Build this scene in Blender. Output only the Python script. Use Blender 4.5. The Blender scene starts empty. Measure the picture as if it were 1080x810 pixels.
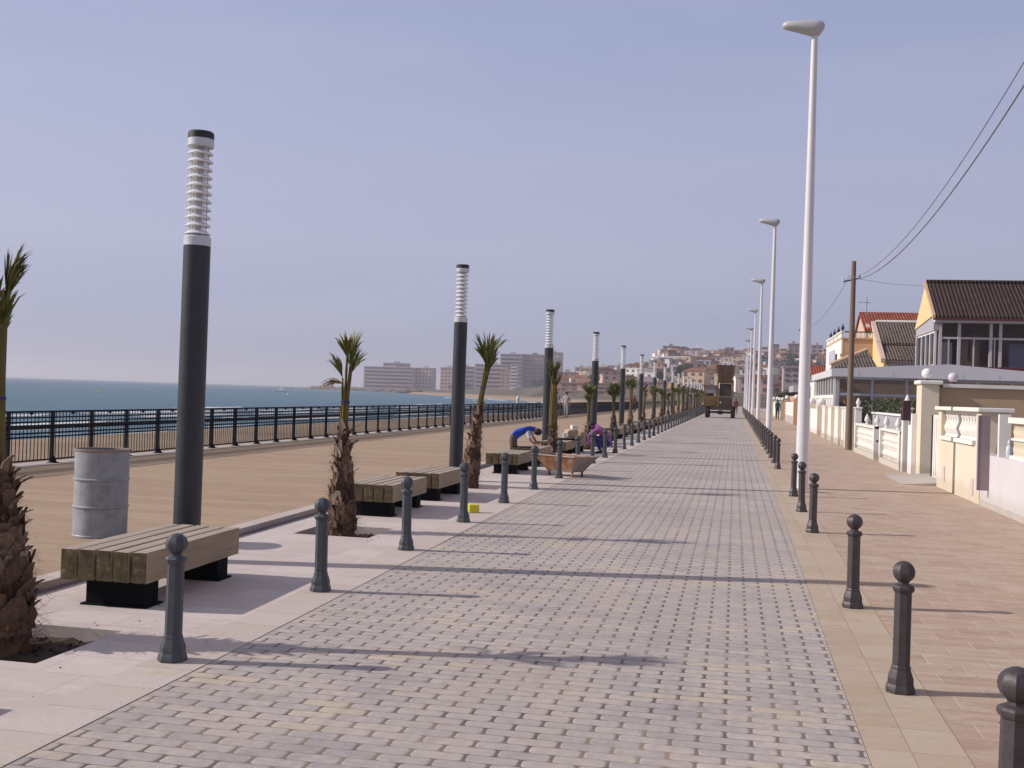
import bpy, bmesh, math, random
from mathutils import Vector, Matrix, noise
R=math.radians
rnd=random.Random(7)
scene=bpy.context.scene
C=scene.collection
# ------------------------------------------------------------------ camera model (measured from the photograph)
F=1140.0; H=1.7; ROLL=R(1.83); YAW=R(11.667); PITCH=R(0.4617)
def ray(x,y):
    c,s=math.cos(ROLL),math.sin(ROLL); u=x-540; v=y-405
    u,v=(c*u+s*v,-s*u+c*v)
    cp,sp=math.cos(PITCH),math.sin(PITCH)
    fy=F*cp+v*sp; uz=F*sp-v*cp
    cy,sy=math.cos(YAW),math.sin(YAW)
    return Vector((u*cy-fy*sy,u*sy+fy*cy,uz))
def at_y(x,y,Y):
    r=ray(x,y); t=Y/r.y; return Vector((r.x*t,Y,H+r.z*t))
def at_z(x,y,z=0):
    r=ray(x,y); t=(z-H)/r.z; return Vector((r.x*t,r.y*t,z))
def hor(x): return 396.9+0.032*x
# ------------------------------------------------------------------ mesh helpers
class MB:
    def __init__(s): s.v=[]; s.f=[]; s.m=[]
    def add(s,vs,fs,mi=0):
        o=len(s.v); s.v+= [tuple(v) for v in vs]; s.f+=[tuple(i+o for i in f) for f in fs]; s.m+=[mi]*len(fs); return s
    def box(s,x0,x1,y0,y1,z0,z1,mi=0):
        v=[(x0,y0,z0),(x1,y0,z0),(x1,y1,z0),(x0,y1,z0),(x0,y0,z1),(x1,y0,z1),(x1,y1,z1),(x0,y1,z1)]
        return s.add(v,[(3,2,1,0),(4,5,6,7),(0,1,5,4),(1,2,6,5),(2,3,7,6),(3,0,4,7)],mi)
    def bbox(s,x0,x1,y0,y1,z0,z1,b=.01,mi=0,seg=1,jit=0):
        bm=bmesh.new(); bmesh.ops.create_cube(bm,size=1)
        for v in bm.verts:
            v.co=Vector(((x0+x1)/2+v.co.x*(x1-x0),(y0+y1)/2+v.co.y*(y1-y0),(z0+z1)/2+v.co.z*(z1-z0)))
            if jit: v.co+=Vector((rnd.uniform(-jit,jit),rnd.uniform(-jit,jit),rnd.uniform(-jit,jit)))
        bmesh.ops.bevel(bm,geom=bm.edges[:],offset=b,segments=seg,affect='EDGES',profile=.7)
        bm.verts.index_update()
        s.add([v.co[:] for v in bm.verts],[[v.index for v in f.verts] for f in bm.faces],mi); bm.free(); return s
    def lathe(s,prof,n=16,c=(0,0,0),mi=0,ph=0,jit=0):
        vs=[];fs=[]
        for r,z in prof:
            for k in range(n):
                a=2*math.pi*k/n+ph; rr=r*(1+(rnd.uniform(-jit,jit) if jit else 0))
                vs.append((c[0]+rr*math.cos(a),c[1]+rr*math.sin(a),c[2]+z))
        for i in range(len(prof)-1):
            for k in range(n):
                k2=(k+1)%n; fs.append((i*n+k,i*n+k2,(i+1)*n+k2,(i+1)*n+k))
        if prof[0][0]>1e-4: fs.append(tuple(range(n-1,-1,-1)))
        if prof[-1][0]>1e-4: fs.append(tuple((len(prof)-1)*n+k for k in range(n)))
        return s.add(vs,fs,mi)
    def tube(s,pts,rads,n=6,mi=0,flat=1.0):
        pts=[Vector(p) for p in pts]; vs=[];fs=[]
        if not hasattr(rads,'__len__'): rads=[rads]*len(pts)
        ref=None
        for i,p in enumerate(pts):
            d=(pts[min(i+1,len(pts)-1)]-pts[max(i-1,0)]).normalized()
            if ref is None: ref=Vector((0,0,1)) if abs(d.z)<.9 else Vector((1,0,0))
            a=d.cross(ref).normalized(); b=d.cross(a).normalized(); ref=-b if False else b.cross(d)*0+ref
            for k in range(n):
                t=2*math.pi*k/n
                vs.append(p+a*math.cos(t)*rads[i]+b*math.sin(t)*rads[i]*flat)
        for i in range(len(pts)-1):
            for k in range(n):
                k2=(k+1)%n; fs.append((i*n+k2,i*n+k,(i+1)*n+k,(i+1)*n+k2))
        fs.append(tuple(range(n))); fs.append(tuple((len(pts)-1)*n+k for k in range(n-1,-1,-1)))
        return s.add(vs,fs,mi)
    def prism(s,poly,axis,a,b,mi=0):
        # poly in the two other axes, extruded along axis from a to b
        n=len(poly)
        def P(p,t):
            if axis=='x': return (t,p[0],p[1])
            if axis=='y': return (p[0],t,p[1])
            return (p[0],p[1],t)
        vs=[P(p,a) for p in poly]+[P(p,b) for p in poly]
        fs=[tuple(range(n)),tuple(range(2*n-1,n-1,-1))]+[(i,i+n,(i+1)%n+n,(i+1)%n) for i in range(n)]
        return s.add(vs,fs,mi)
    def sphere(s,c,r,mi=0,n=16,m=10,sc=(1,1,1)):
        vs=[];fs=[]
        for i in range(1,m):
            t=math.pi*i/m
            for k in range(n):
                a=2*math.pi*k/n
                vs.append((c[0]+r*sc[0]*math.sin(t)*math.cos(a),c[1]+r*sc[1]*math.sin(t)*math.sin(a),c[2]+r*sc[2]*math.cos(t)))
        top=len(vs); vs.append((c[0],c[1],c[2]+r*sc[2])); vs.append((c[0],c[1],c[2]-r*sc[2]))
        for i in range(m-2):
            for k in range(n):
                k2=(k+1)%n; fs.append((i*n+k,(i+1)*n+k,(i+1)*n+k2,i*n+k2))
        for k in range(n):
            k2=(k+1)%n; fs.append((top,k,k2)); fs.append((top+1,(m-2)*n+k2,(m-2)*n+k))
        return s.add(vs,fs,mi)
    def build(s,name,mats,parent=None,smooth=False,fix=True):
        me=bpy.data.meshes.new(name); me.from_pydata(s.v,[],s.f)
        if not isinstance(mats,(list,tuple)): mats=[mats]
        for m in mats: me.materials.append(m)
        if len(mats)>1: me.polygons.foreach_set('material_index',s.m)
        if fix:
            bm=bmesh.new(); bm.from_mesh(me); bmesh.ops.recalc_face_normals(bm,faces=bm.faces[:]); bm.to_mesh(me); bm.free()
        if smooth:
            me.polygons.foreach_set('use_smooth',[True]*len(me.polygons))
            if smooth!=True: me.set_sharp_from_angle(angle=R(smooth))
        me.update()
        o=bpy.data.objects.new(name,me); C.objects.link(o)
        if parent: o.parent=parent
        return o
def tag(o,label=None,cat=None,group=None,kind=None):
    if label: o['label']=label
    if cat: o['category']=cat
    if group: o['group']=group
    if kind: o['kind']=kind
    return o
def empty(name,loc=(0,0,0),rz=0):
    o=bpy.data.objects.new(name,None); C.objects.link(o); o.location=loc; o.rotation_euler=(0,0,rz); o.empty_display_size=.2; return o
def kids(o): return [c for c in bpy.data.objects if c.parent==o]
def copy_tree(o,ktree=None,parent=None):
    c=o.copy(); C.objects.link(c)
    if parent: c.parent=parent
    for ch in list(o.children): copy_tree(ch,None,c)
    return c
ORD='first second third fourth fifth sixth seventh eighth ninth tenth eleventh twelfth thirteenth fourteenth fifteenth sixteenth'.split()
# ------------------------------------------------------------------ materials
def lin(r,g,b):
    f=lambda c:(c/255/12.92) if c<=10 else ((c/255+.055)/1.055)**2.4
    return (f(r),f(g),f(b))
class NT:
    def __init__(s,name):
        s.m=bpy.data.materials.new(name); s.m.use_nodes=True; s.t=s.m.node_tree; s.p=s.t.nodes['Principled BSDF']
    def n(s,ty,**kw):
        nd=s.t.nodes.new(ty)
        for k,v in kw.items():
            if k in nd.inputs: 
                try: nd.inputs[k].default_value=v
                except Exception: pass
            else: setattr(nd,k,v)
        return nd
    def l(s,a,b): s.t.links.new(a,b)
    def pos(s,obj=False):
        if obj: return s.n('ShaderNodeTexCoord').outputs['Object']
        return s.n('ShaderNodeNewGeometry').outputs['Position']
    def map(s,src,sc=(1,1,1),loc=(0,0,0),rot=(0,0,0)):
        m=s.n('ShaderNodeMapping'); m.inputs['Scale'].default_value=sc; m.inputs['Location'].default_value=loc; m.inputs['Rotation'].default_value=rot; s.l(src,m.inputs[0]); return m.outputs[0]
    def noise(s,vec,scale=5,detail=4,rough=.6,dist=0):
        n=s.n('ShaderNodeTexNoise'); n.inputs['Scale'].default_value=scale; n.inputs['Detail'].default_value=detail; n.inputs['Roughness'].default_value=rough; n.inputs['Distortion'].default_value=dist; s.l(vec,n.inputs['Vector']); return n.outputs['Fac']
    def ramp(s,fac,stops):
        r=s.n('ShaderNodeValToRGB'); e=r.color_ramp.elements
        while len(e)<len(stops): e.new(.5)
        for i,(p,c) in enumerate(stops):
            e[i].position=p; e[i].color=(*c,1) if hasattr(c,'__len__') else (c,c,c,1)
        s.l(fac,r.inputs[0]); return r.outputs[0]
    def mix(s,f,a,b,mode='MIX'):
        m=s.n('ShaderNodeMix',data_type='RGBA',blend_type=mode)
        for val,i in ((f,0),(a,6),(b,7)):
            if hasattr(val,'links'): s.l(val,m.inputs[i])
            elif hasattr(val,'__len__'): m.inputs[i].default_value=(*val,1) if len(val)==3 else val
            else: m.inputs[i].default_value=val if i==0 else (val,val,val,1)
        return m.outputs[2]
    def math(s,op,a,b=0,c=0):
        m=s.n('ShaderNodeMath',operation=op)
        for val,i in ((a,0),(b,1),(c,2)):
            if hasattr(val,'links'): s.l(val,m.inputs[i])
            else: m.inputs[i].default_value=val
        return m.outputs[0]
    def bump(s,h,st=.3,dist=.01):
        b=s.n('ShaderNodeBump'); b.inputs['Strength'].default_value=st; b.inputs['Distance'].default_value=dist; s.l(h,b.inputs['Height']); s.l(b.outputs[0],s.p.inputs['Normal'])
    def out(s,col=None,rough=None,metal=0,spec=.5):
        if col is not None:
            if hasattr(col,'links'): s.l(col,s.p.inputs['Base Color'])
            else: s.p.inputs['Base Color'].default_value=(*col,1)
        if rough is not None:
            if hasattr(rough,'links'): s.l(rough,s.p.inputs['Roughness'])
            else: s.p.inputs['Roughness'].default_value=rough
        s.p.inputs['Metallic'].default_value=metal; s.p.inputs['Specular IOR Level'].default_value=spec
        return s.m
def sc3(c,k): return tuple(min(1,x*k) for x in c)
def simple(name,col,rough=.7,var=.25,scale=6,metal=0,bump=.0,spec=.4,obj=True,fine=60,col2=None,stretch=(1,1,1)):
    t=NT(name); P=t.map(t.pos(obj),stretch)
    a=t.noise(P,scale,5,.65); b=t.noise(P,fine,3,.6)
    f=t.math('ADD',t.math('MULTIPLY',a,.7),t.math('MULTIPLY',b,.3))
    c=t.ramp(f,[(.3,sc3(col2 or col,1-var)),(.7,sc3(col,1+var))])
    if bump: t.bump(b,bump,.006)
    r=t.ramp(a,[(.3,max(0,rough-.08)),(.7,min(1,rough+.08))])
    return t.out(c,r,metal,spec)
M={}
DZ=.06
M['boll_l']=simple('slate_cast_iron',(.058,.064,.074),.5,.25,9,0,.3)
M['boll_r']=simple('brown_cast_iron',(.052,.042,.044),.5,.3,9,0,.3)
M['lamp_dark']=simple('dark_slate_paint',(.028,.030,.037),.42,.12,3)
M['silver']=simple('brushed_aluminium',(.55,.56,.58),.38,.08,8,.35)
M['louvre']=simple('polished_louvre',(.78,.78,.80),.3,.04,8,.15)
M['cap']=simple('cap_black',(.02,.022,.024),.5,.1)
M['white_pole']=simple('white_painted_steel',(.62,.60,.62),.38,.05,2)
M['lamp_head']=simple('pale_lamp_housing',(.42,.42,.42),.45,.08,3)
M['fence']=simple('blue_black_railing_paint',(.011,.013,.021),.7,.15,spec=.15)
M['black_base']=simple('black_steel',(.005,.006,.008),.8,.2,spec=.1)
M['white_plaster']=simple('white_plaster',(.70,.68,.66),.85,.07,1.5,0,.2,obj=False)
M['white_cast']=simple('white_precast_stone',(.68,.66,.62),.85,.12,5,0,.3,obj=False)
def plaster(name,col,k=.5,dirt=(.30,.24,.18)):
    t=NT(name); P=t.pos(); a=t.noise(P,1.3,5,.65); b=t.noise(t.map(P,(5,5,.5)),2.2,5,.7); f=t.noise(P,50,3,.6)
    c=t.ramp(t.math('ADD',t.math('MULTIPLY',a,.7),t.math('MULTIPLY',f,.3)),[(.3,sc3(col,.9)),(.7,sc3(col,1.06))])
    c=t.mix(t.math('MULTIPLY',t.ramp(b,[(.55,0),(.75,1)]),.28*k),c,dirt)
    z=t.n('ShaderNodeSeparateXYZ'); t.l(P,z.inputs[0]); g=t.ramp(t.math('ADD',z.outputs['Z'],t.math('MULTIPLY',b,-.35)),[(.0,1),(.16,0)]); c=t.mix(t.math('MULTIPLY',g,.55*k),c,dirt)
    t.bump(f,.25,.004); return t.out(c,.9,0,.2)
M['white_plaster']=plaster('weathered_white_plaster',(.72,.70,.68)); M['white_cast']=plaster('weathered_white_precast',(.70,.68,.64),.9)
M['lilac_plaster']=simple('pale_lilac_plaster',(.55,.52,.54),.85,.08,1.2,0,.2,obj=False)
M['cream']=simple('cream_render',(.64,.555,.44),.9,.08,1.5,0,.2,obj=False)
M['lilac_plaster']=plaster('weathered_lilac_plaster',(.58,.55,.57)); M['cream']=plaster('weathered_cream_render',(.66,.58,.46))
M['ochre']=simple('ochre_render',(.42,.30,.19),.9,.1,1.2,0,.3,obj=False)
M['yellow']=simple('yellow_render',(.68,.51,.26),.9,.06,1,0,.1,obj=False)
M['pink']=simple('pinkish_render',(.55,.40,.34),.9,.08,1,0,.1,obj=False)
M['tan']=simple('tan_render',(.50,.33,.22),.9,.08,1,0,.1,obj=False)
M['grey_plaster']=simple('grey_lilac_plaster',(.36,.34,.37),.85,.08,1,0,.1,obj=False)
M['fascia']=simple('pale_grey_fascia_panel',(.55,.54,.58),.6,.05,.6,obj=False)
M['frame']=simple('grey_blue_window_frame',(.34,.36,.42),.5,.05)
M['pinkframe']=simple('mauve_window_frame',(.54,.47,.49),.6,.05)
M['maroon']=simple('dark_red_trim',(.12,.02,.02),.5,.1)
M['wood_pole']=simple('weathered_pole_wood',(.17,.125,.10),.9,.3,3,0,.5,stretch=(12,12,.6))
M['wire']=simple('cable_rubber',(.16,.15,.18),.6,.05)
M['soil']=simple('dark_soil',(.06,.042,.032),1,.6,14,0,1,fine=70)
M['concrete']=simple('pale_concrete',(.42,.37,.34),.95,.15,2,0,.3,obj=False)
M['blue_cloth']=simple('blue_cloth',(.012,.06,.42),.9,.15,20)
M['white_cloth']=simple('white_cloth',(.5,.48,.55),.9,.1,20)
M['lilac_cloth']=simple('lilac_cloth',(.36,.33,.45),.9,.1,20)
M['brown_cloth']=simple('brown_cloth',(.10,.06,.045),.9,.2,20)
M['purple_cloth']=simple('purple_cloth',(.25,.08,.25),.9,.2,20)
M['navy_cloth']=simple('navy_cloth',(.015,.016,.09),.9,.2,20)
M['dark_cloth']=simple('dark_cloth',(.02,.02,.03),.9,.2,20)
M['red_cloth']=simple('dull_red_cloth',(.17,.03,.035),.9,.2,20)
M['teal_cloth']=simple('teal_cloth',(.03,.12,.17),.9,.2,20)
M['grey_cloth']=simple('pale_grey_cloth',(.36,.34,.36),.9,.1,20)
M['skin']=simple('skin',(.38,.2,.14),.6,.08,20)
M['hair']=simple('dark_hair',(.018,.012,.01),.7,.2,50)
M['tyre']=simple('tyre_rubber',(.02,.02,.02),.9,.2)
M['machine_yellow']=simple('worn_yellow_machine_paint',(.15,.085,.03),.7,.3,4)
M['machine_brown']=simple('muddy_machine_metal',(.115,.072,.047),.85,.35,3)
M['machine_dark']=simple('dark_oily_metal',(.045,.032,.026),.7,.3,5)
def glass_mat():
    t=NT('window_glass'); t.p.inputs['Base Color'].default_value=(.02,.024,.03,1); t.p.inputs['Roughness'].default_value=.08; t.p.inputs['Specular IOR Level'].default_value=.7
    tr=t.n('ShaderNodeBsdfTransparent'); tr.inputs[0].default_value=(.93,.93,.95,1); mx_=t.n('ShaderNodeMixShader'); mx_.inputs[0].default_value=.16
    t.l(tr.outputs[0],mx_.inputs[1]); t.l(t.p.outputs[0],mx_.inputs[2]); t.l(mx_.outputs[0],t.t.nodes['Material Output'].inputs['Surface']); return t.m
M['glass']=glass_mat()
M['globe']=simple('white_lamp_globe',(.75,.73,.74),.35,.03)
M['pinkglobe']=simple('pinkish_lamp_globe',(.58,.50,.57),.35,.03)
M['sack']=simple('cement_sack_paper',(.40,.31,.22),.95,.15,9,0,.4)
M['paper']=simple('white_carton',(.72,.70,.68),.9,.06)
M['yellow_box']=simple('yellow_carton',(.62,.55,.04),.6,.1)
M['orange_pipe']=simple('faded_orange_plastic',(.5,.2,.12),.6,.1)
M['boat']=simple('white_boat_paint',(.8,.8,.8),.4,.05)
M['vase']=simple('pale_ceramic',(.5,.52,.56),.4,.1)

def wood():
    t=NT('weathered_timber'); P=t.pos(True)
    g=t.noise(t.map(P,(26,1.6,26)),1.6,6,.65,.3); b=t.noise(P,3,3)
    isl=t.n('ShaderNodeNewGeometry').outputs['Random Per Island']
    c=t.ramp(g,[(.25,(.235,.165,.11)),(.5,(.335,.25,.175)),(.75,(.42,.33,.24))])
    c=t.mix(t.math('MULTIPLY',b,.45),c,(.27,.215,.155))
    c=t.mix(t.math('MULTIPLY',isl,.25),c,(.40,.32,.20))
    # knots
    v=t.n('ShaderNodeTexVoronoi'); v.inputs['Scale'].default_value=1.7; t.l(t.map(P,(1.5,1,1.5)),v.inputs['Vector'])
    k=t.ramp(v.outputs['Distance'],[(.035,1),(.08,0)]); c=t.mix(t.math('MULTIPLY',k,.6),c,(.10,.05,.025))
    # top weathering, greenish end grain: follows the timber's own faces
    N=t.n('ShaderNodeTexCoord').outputs['Normal']; sx=t.n('ShaderNodeSeparateXYZ'); t.l(N,sx.inputs[0])
    endf=t.ramp(t.math('ABSOLUTE',sx.outputs['Y']),[(.8,0),(.95,1)])
    eg=t.ramp(t.noise(P,11,4,.7),[(.35,(.055,.042,.024)),(.58,(.12,.092,.05)),(.72,(.32,.26,.17))])
    c=t.mix(endf,c,eg)
    topf=t.ramp(sx.outputs['Z'],[(.8,0),(.95,1)])
    tg=t.ramp(g,[(.2,(.27,.22,.185)),(.8,(.43,.365,.31))]); c=t.mix(topf,c,tg)
    t.bump(g,.4,.004); return t.out(c,.85,0,.25)
M['wood']=wood()
def pave_road():
    t=NT('grey_block_paving'); P=t.pos()
    sep=t.n('ShaderNodeSeparateXYZ'); t.l(P,sep.inputs[0])
    wob=t.n('ShaderNodeTexNoise'); wob.inputs['Scale'].default_value=9; wob.inputs['Detail'].default_value=2; t.l(P,wob.inputs['Vector'])
    wv=t.n('ShaderNodeVectorMath',operation='SCALE'); wv.inputs['Scale'].default_value=.012; 
    w0=t.n('ShaderNodeVectorMath',operation='SUBTRACT'); t.l(wob.outputs['Color'],w0.inputs[0]); w0.inputs[1].default_value=(.5,.5,.5); t.l(w0.outputs[0],wv.inputs[0])
    pv=t.n('ShaderNodeVectorMath',operation='ADD'); t.l(P,pv.inputs[0]); t.l(wv.outputs[0],pv.inputs[1]); V=pv.outputs[0]
    s2=t.n('ShaderNodeSeparateXYZ'); t.l(V,s2.inputs[0]); x=s2.outputs['X']; y=s2.outputs['Y']
    BW,BH=.262,.103
    row=t.math('FLOOR',t.math('DIVIDE',y,BH)); off=t.math('MULTIPLY',t.math('FLOORED_MODULO',row,2),.5)
    bx=t.math('ADD',t.math('DIVIDE',x,BW),off); col=t.math('FLOOR',bx)
    fx=t.math('SUBTRACT',bx,col); fy=t.math('SUBTRACT',t.math('DIVIDE',y,BH),row)
    # distance (m) to block edge, rounded corners
    ax=t.math('MULTIPLY',t.math('SUBTRACT',.5,t.math('ABSOLUTE',t.math('SUBTRACT',fx,.5))),BW)
    ay=t.math('MULTIPLY',t.math('SUBTRACT',.5,t.math('ABSOLUTE',t.math('SUBTRACT',fy,.5))),BH)
    r=.024
    qx=t.math('MAXIMUM',t.math('SUBTRACT',r+.0090,ax),0); qy=t.math('MAXIMUM',t.math('SUBTRACT',r+.0022,ay),0)
    d=t.math('SQRT',t.math('ADD',t.math('MULTIPLY',qx,qx),t.math('MULTIPLY',qy,qy)))  # >r means joint
    joint=t.ramp(t.math('DIVIDE',d,.03),[(.72,0),(.86,1)])
    cx=t.n('ShaderNodeCombineXYZ'); t.l(col,cx.inputs[0]); t.l(row,cx.inputs[1])
    wn=t.n('ShaderNodeTexWhiteNoise'); t.l(cx.outputs[0],wn.inputs['Vector']); rv=wn.outputs['Value']
    cluster=t.noise(t.map(P,(.9,1.9,1)),.8,4,.6)
    # grey/lilac vs cream blocks, cream commoner in patches
    sel=t.math('ADD',t.math('MULTIPLY_ADD',rv,.75,.12),t.math('MULTIPLY',t.math('SUBTRACT',cluster,.5),1.9))
    c=t.ramp(sel,[(.0,(.34,.305,.30)),(.35,(.38,.336,.325)),(.70,(.415,.362,.338)),(.93,(.44,.378,.33)),(1,(.455,.385,.31))])
    g=t.noise(P,120,3,.7); g2=t.noise(P,16,4,.6)
    c=t.mix(.5,c,t.ramp(g,[(.3,.35),(.7,.65)]),'OVERLAY'); c=t.mix(.35,c,t.ramp(g2,[(.3,.3),(.7,.7)]),'OVERLAY')
    big=t.noise(P,.35,4,.6); c=t.mix(.5,c,t.ramp(big,[(.3,.40),(.7,.60)]),'OVERLAY')
    sand=t.ramp(t.noise(t.map(P,(1,.5,1),loc=(3,1,0)),.8,5,.65,.4),[(.50,0),(.72,1)]); c=t.mix(t.math('MULTIPLY',sand,.45),c,(.40,.335,.275))
    tyre=t.ramp(t.noise(t.map(P,(3.2,.10,1)),1.0,4,.6),[(.55,0),(.75,1)]); c=t.mix(t.math('MULTIPLY',tyre,.35),c,(.25,.21,.20))
    blot=t.ramp(t.noise(P,2.6,3,.5),[(.66,0),(.72,1)]); c=t.mix(t.math('MULTIPLY',blot,.22),c,(.17,.14,.135))
    # sandy dust over joints by patches
    dust=t.ramp(t.noise(P,1.3,4,.65),[(.42,0),(.66,1)])
    jc=t.mix(dust,(.125,.095,.085),(.28,.21,.155))
    c=t.mix(joint,c,jc)
    edge=t.ramp(t.math('DIVIDE',d,.03),[(.5,1),(.85,0)])
    t.bump(t.math('ADD',edge,t.math('MULTIPLY',g,.2)),.4,.005)
    return t.out(c,.78,0,.35)
M['road']=pave_road()
def slab(name,cols,bw,bh,mort,mcol,off=.5,rot=0,bumpd=.003,smear=None,rough=.85,msize=.006,swap=False,streak=0,loc=(0,0,0)):
    t=NT(name); P=t.pos(); V=t.map(P,rot=(0,0,rot),loc=loc)
    wn=t.n('ShaderNodeTexBrick'); wn.offset=off; wn.inputs['Scale'].default_value=1; wn.inputs['Brick Width'].default_value=bw; wn.inputs['Row Height'].default_value=bh
    wn.inputs['Mortar Size'].default_value=msize; wn.inputs['Mortar Smooth'].default_value=.3; wn.inputs['Bias'].default_value=0
    wn.inputs['Color1'].default_value=(0,0,0,1); wn.inputs['Color2'].default_value=(1,1,1,1); wn.inputs['Mortar'].default_value=(.5,.5,.5,1)
    t.l(V,wn.inputs['Vector'])
    n1=t.noise(P,1.1,5,.6); n2=t.noise(P,45,4,.7); n3=t.noise(P,7,4,.6)
    sel=t.math('ADD',t.math('MULTIPLY',wn.outputs['Color'],.45),t.math('ADD',t.math('MULTIPLY',n1,.35),t.math('MULTIPLY',n3,.2)))
    k=len(cols); c=t.ramp(sel,[(.15+.7*i/(k-1),cols[i]) for i in range(k)])
    c=t.mix(.4,c,t.ramp(n2,[(.3,.40),(.7,.60)]),'OVERLAY')
    if streak:
        sk=t.noise(t.map(P,(1.2,9,1)),1.3,4,.6); c=t.mix(streak,c,t.ramp(sk,[(.3,.3),(.7,.7)]),'OVERLAY')
    if smear:
        sm=t.ramp(t.noise(t.map(P,(1.6,4.5,1)),1.6,5,.7,.6),[(.50,0),(.68,1)]); c=t.mix(t.math('MULTIPLY',sm,.5),c,smear)
    st=t.ramp(t.noise(P,3.1,5,.7,.8),[(.60,0),(.70,1)]); c=t.mix(t.math('MULTIPLY',st,.22),c,(.17,.115,.08))
    gr=t.ramp(t.noise(P,160,2,.5),[(.70,0),(.76,1)]); c=t.mix(t.math('MULTIPLY',gr,.35),c,(.14,.10,.08))
    mm=t.math('MULTIPLY',wn.outputs['Fac'],t.ramp(n3,[(.3,.25),(.6,mort)]))
    c=t.mix(mm,c,mcol)
    t.bump(t.math('ADD',t.math('SUBTRACT',1,wn.outputs['Fac']),t.math('MULTIPLY',n2,.3)),.5,bumpd)
    return t.out(c,rough,0,.3)
M['white_pave']=slab('pale_stone_slabs',[(.44,.375,.355),(.50,.43,.41),(.55,.485,.465)],.60,.40,.55,(.30,.23,.20),smear=(.60,.54,.52),msize=.004)
M['strip_l']=slab('cream_edging_slabs',[(.455,.385,.35),(.485,.415,.385),(.52,.455,.43)],.9,.42,.6,(.25,.18,.15),off=0,smear=(.48,.38,.27),msize=.005)
M['strip_r']=slab('sandy_edging_slabs',[(.37,.285,.21),(.42,.33,.25),(.46,.385,.31)],.9,.40,.5,(.26,.18,.13),off=0,smear=(.47,.41,.36),msize=.005)
M['red_pave']=slab('reddish_sidewalk_tiles',[(.345,.24,.185),(.375,.27,.205),(.40,.30,.23),(.425,.33,.26)],.40,.27,.5,(.50,.41,.35),smear=(.52,.45,.40),msize=.009,streak=.35,loc=(0.1,0,0))
M['deck']=slab('tan_stamped_promenade',[(.30,.21,.14),(.345,.247,.168),(.385,.285,.20)],3.2,.30,.5,(.21,.14,.10),off=.5,streak=.08,msize=.009,smear=(.40,.31,.23))
M['deck_edge']=slab('dark_edge_band',[(.17,.125,.085),(.205,.15,.10),(.24,.18,.125)],2.4,.3,.3,(.15,.11,.08),msize=.006)  # darker brown tones for the strip along the railing
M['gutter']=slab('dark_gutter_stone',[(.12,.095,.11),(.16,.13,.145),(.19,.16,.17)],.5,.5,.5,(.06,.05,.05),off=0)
M['kerb']=slab('pale_kerbstone',[(.42,.36,.33),(.50,.43,.40)],1.0,1.0,.6,(.22,.17,.15),off=0,rot=R(0))
def terrain_mat():
    t=NT('shore_and_hill_ground'); P=t.pos(); s=t.n('ShaderNodeSeparateXYZ'); t.l(P,s.inputs[0])
    n=t.noise(P,.012,6,.6); n2=t.noise(P,.08,5,.65); n3=t.noise(P,1.2,5,.7)
    sand=t.mix(.5,t.ramp(n3,[(.3,(.30,.21,.145)),(.7,(.40,.29,.20))]),t.ramp(n2,[(.3,.42),(.7,.58)]),'OVERLAY')
    scrub=t.ramp(t.math('ADD',t.math('MULTIPLY',n,.5),t.math('MULTIPLY',n2,.5)),[(.38,(.05,.055,.035)),(.48,(.10,.085,.06)),(.58,(.16,.12,.09)),(.70,(.25,.19,.15))])
    hz=t.math('ADD',s.outputs['Z'],t.math('MULTIPLY',n2,2.2))
    f=t.ramp(t.math('DIVIDE',hz,10),[(.03,0),(.12,1)])
    wet=t.ramp(t.math('ADD',s.outputs['Z'],2.0),[(.05,1),(.22,0)])
    c=t.mix(f,sand,scrub); c=t.mix(t.math('MULTIPLY',wet,.55),c,(.13,.09,.065))
    t.bump(n3,.5,.06); return t.out(c,.95,0,.2)
M['terrain']=terrain_mat()
def sea_mat():
    t=NT('sea_water'); P=t.pos(); s=t.n('ShaderNodeSeparateXYZ'); t.l(P,s.inputs[0])
    n=t.noise(t.map(P,(1,.45,1),rot=(0,0,R(-8))),.55,6,.62,.5); n2=t.noise(t.map(P,(.03,.008,1)),1,3)
    c=t.ramp(n2,[(.3,(.035,.105,.15)),(.7,(.06,.145,.185))])
    wc=t.ramp(n,[(.62,0),(.70,1)]); c=t.mix(t.math('MULTIPLY',wc,.25),c,(.25,.36,.42))
    t.bump(n,1.0,.45); return t.out(c,.38,0,.2)
M['sea']=sea_mat()
def foam_mat():
    t=NT('surf_foam'); P=t.pos(); n=t.noise(P,3,5,.7); t.bump(n,.6,.05); return t.out(t.ramp(n,[(.3,(.45,.50,.53)),(.6,(.75,.77,.78))]),.6)
M['foam']=foam_mat()
def roof_mat(name,c1,c2,axis='X',pitch=.22):
    t=NT(name); P=t.pos(); s=t.n('ShaderNodeSeparateXYZ'); t.l(P,s.inputs[0])
    w=t.math('SINE',t.math('MULTIPLY',s.outputs[axis],2*math.pi/pitch)); f=t.math('ADD',t.math('MULTIPLY',w,.5),.5)
    n=t.noise(P,3,4,.7); n2=t.noise(P,.7,3)
    c=t.mix(f,c1,c2); c=t.mix(.7,c,t.ramp(n,[(.3,.25),(.7,.75)]),'OVERLAY'); c=t.mix(.4,c,t.ramp(n2,[(.3,.3),(.7,.7)]),'OVERLAY')
    t.bump(f,.9,.05); return t.out(c,.85,0,.3)
M['roof_dark']=roof_mat('dark_brown_roof_tiles',(.024,.015,.014),(.070,.043,.036),pitch=.19)
M['roof_brown']=roof_mat('grey_brown_roof_tiles',(.085,.062,.052),(.16,.125,.10),pitch=.19)
M['roof_red']=roof_mat('red_roof_tiles',(.16,.035,.02),(.34,.09,.05),pitch=.22)
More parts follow.
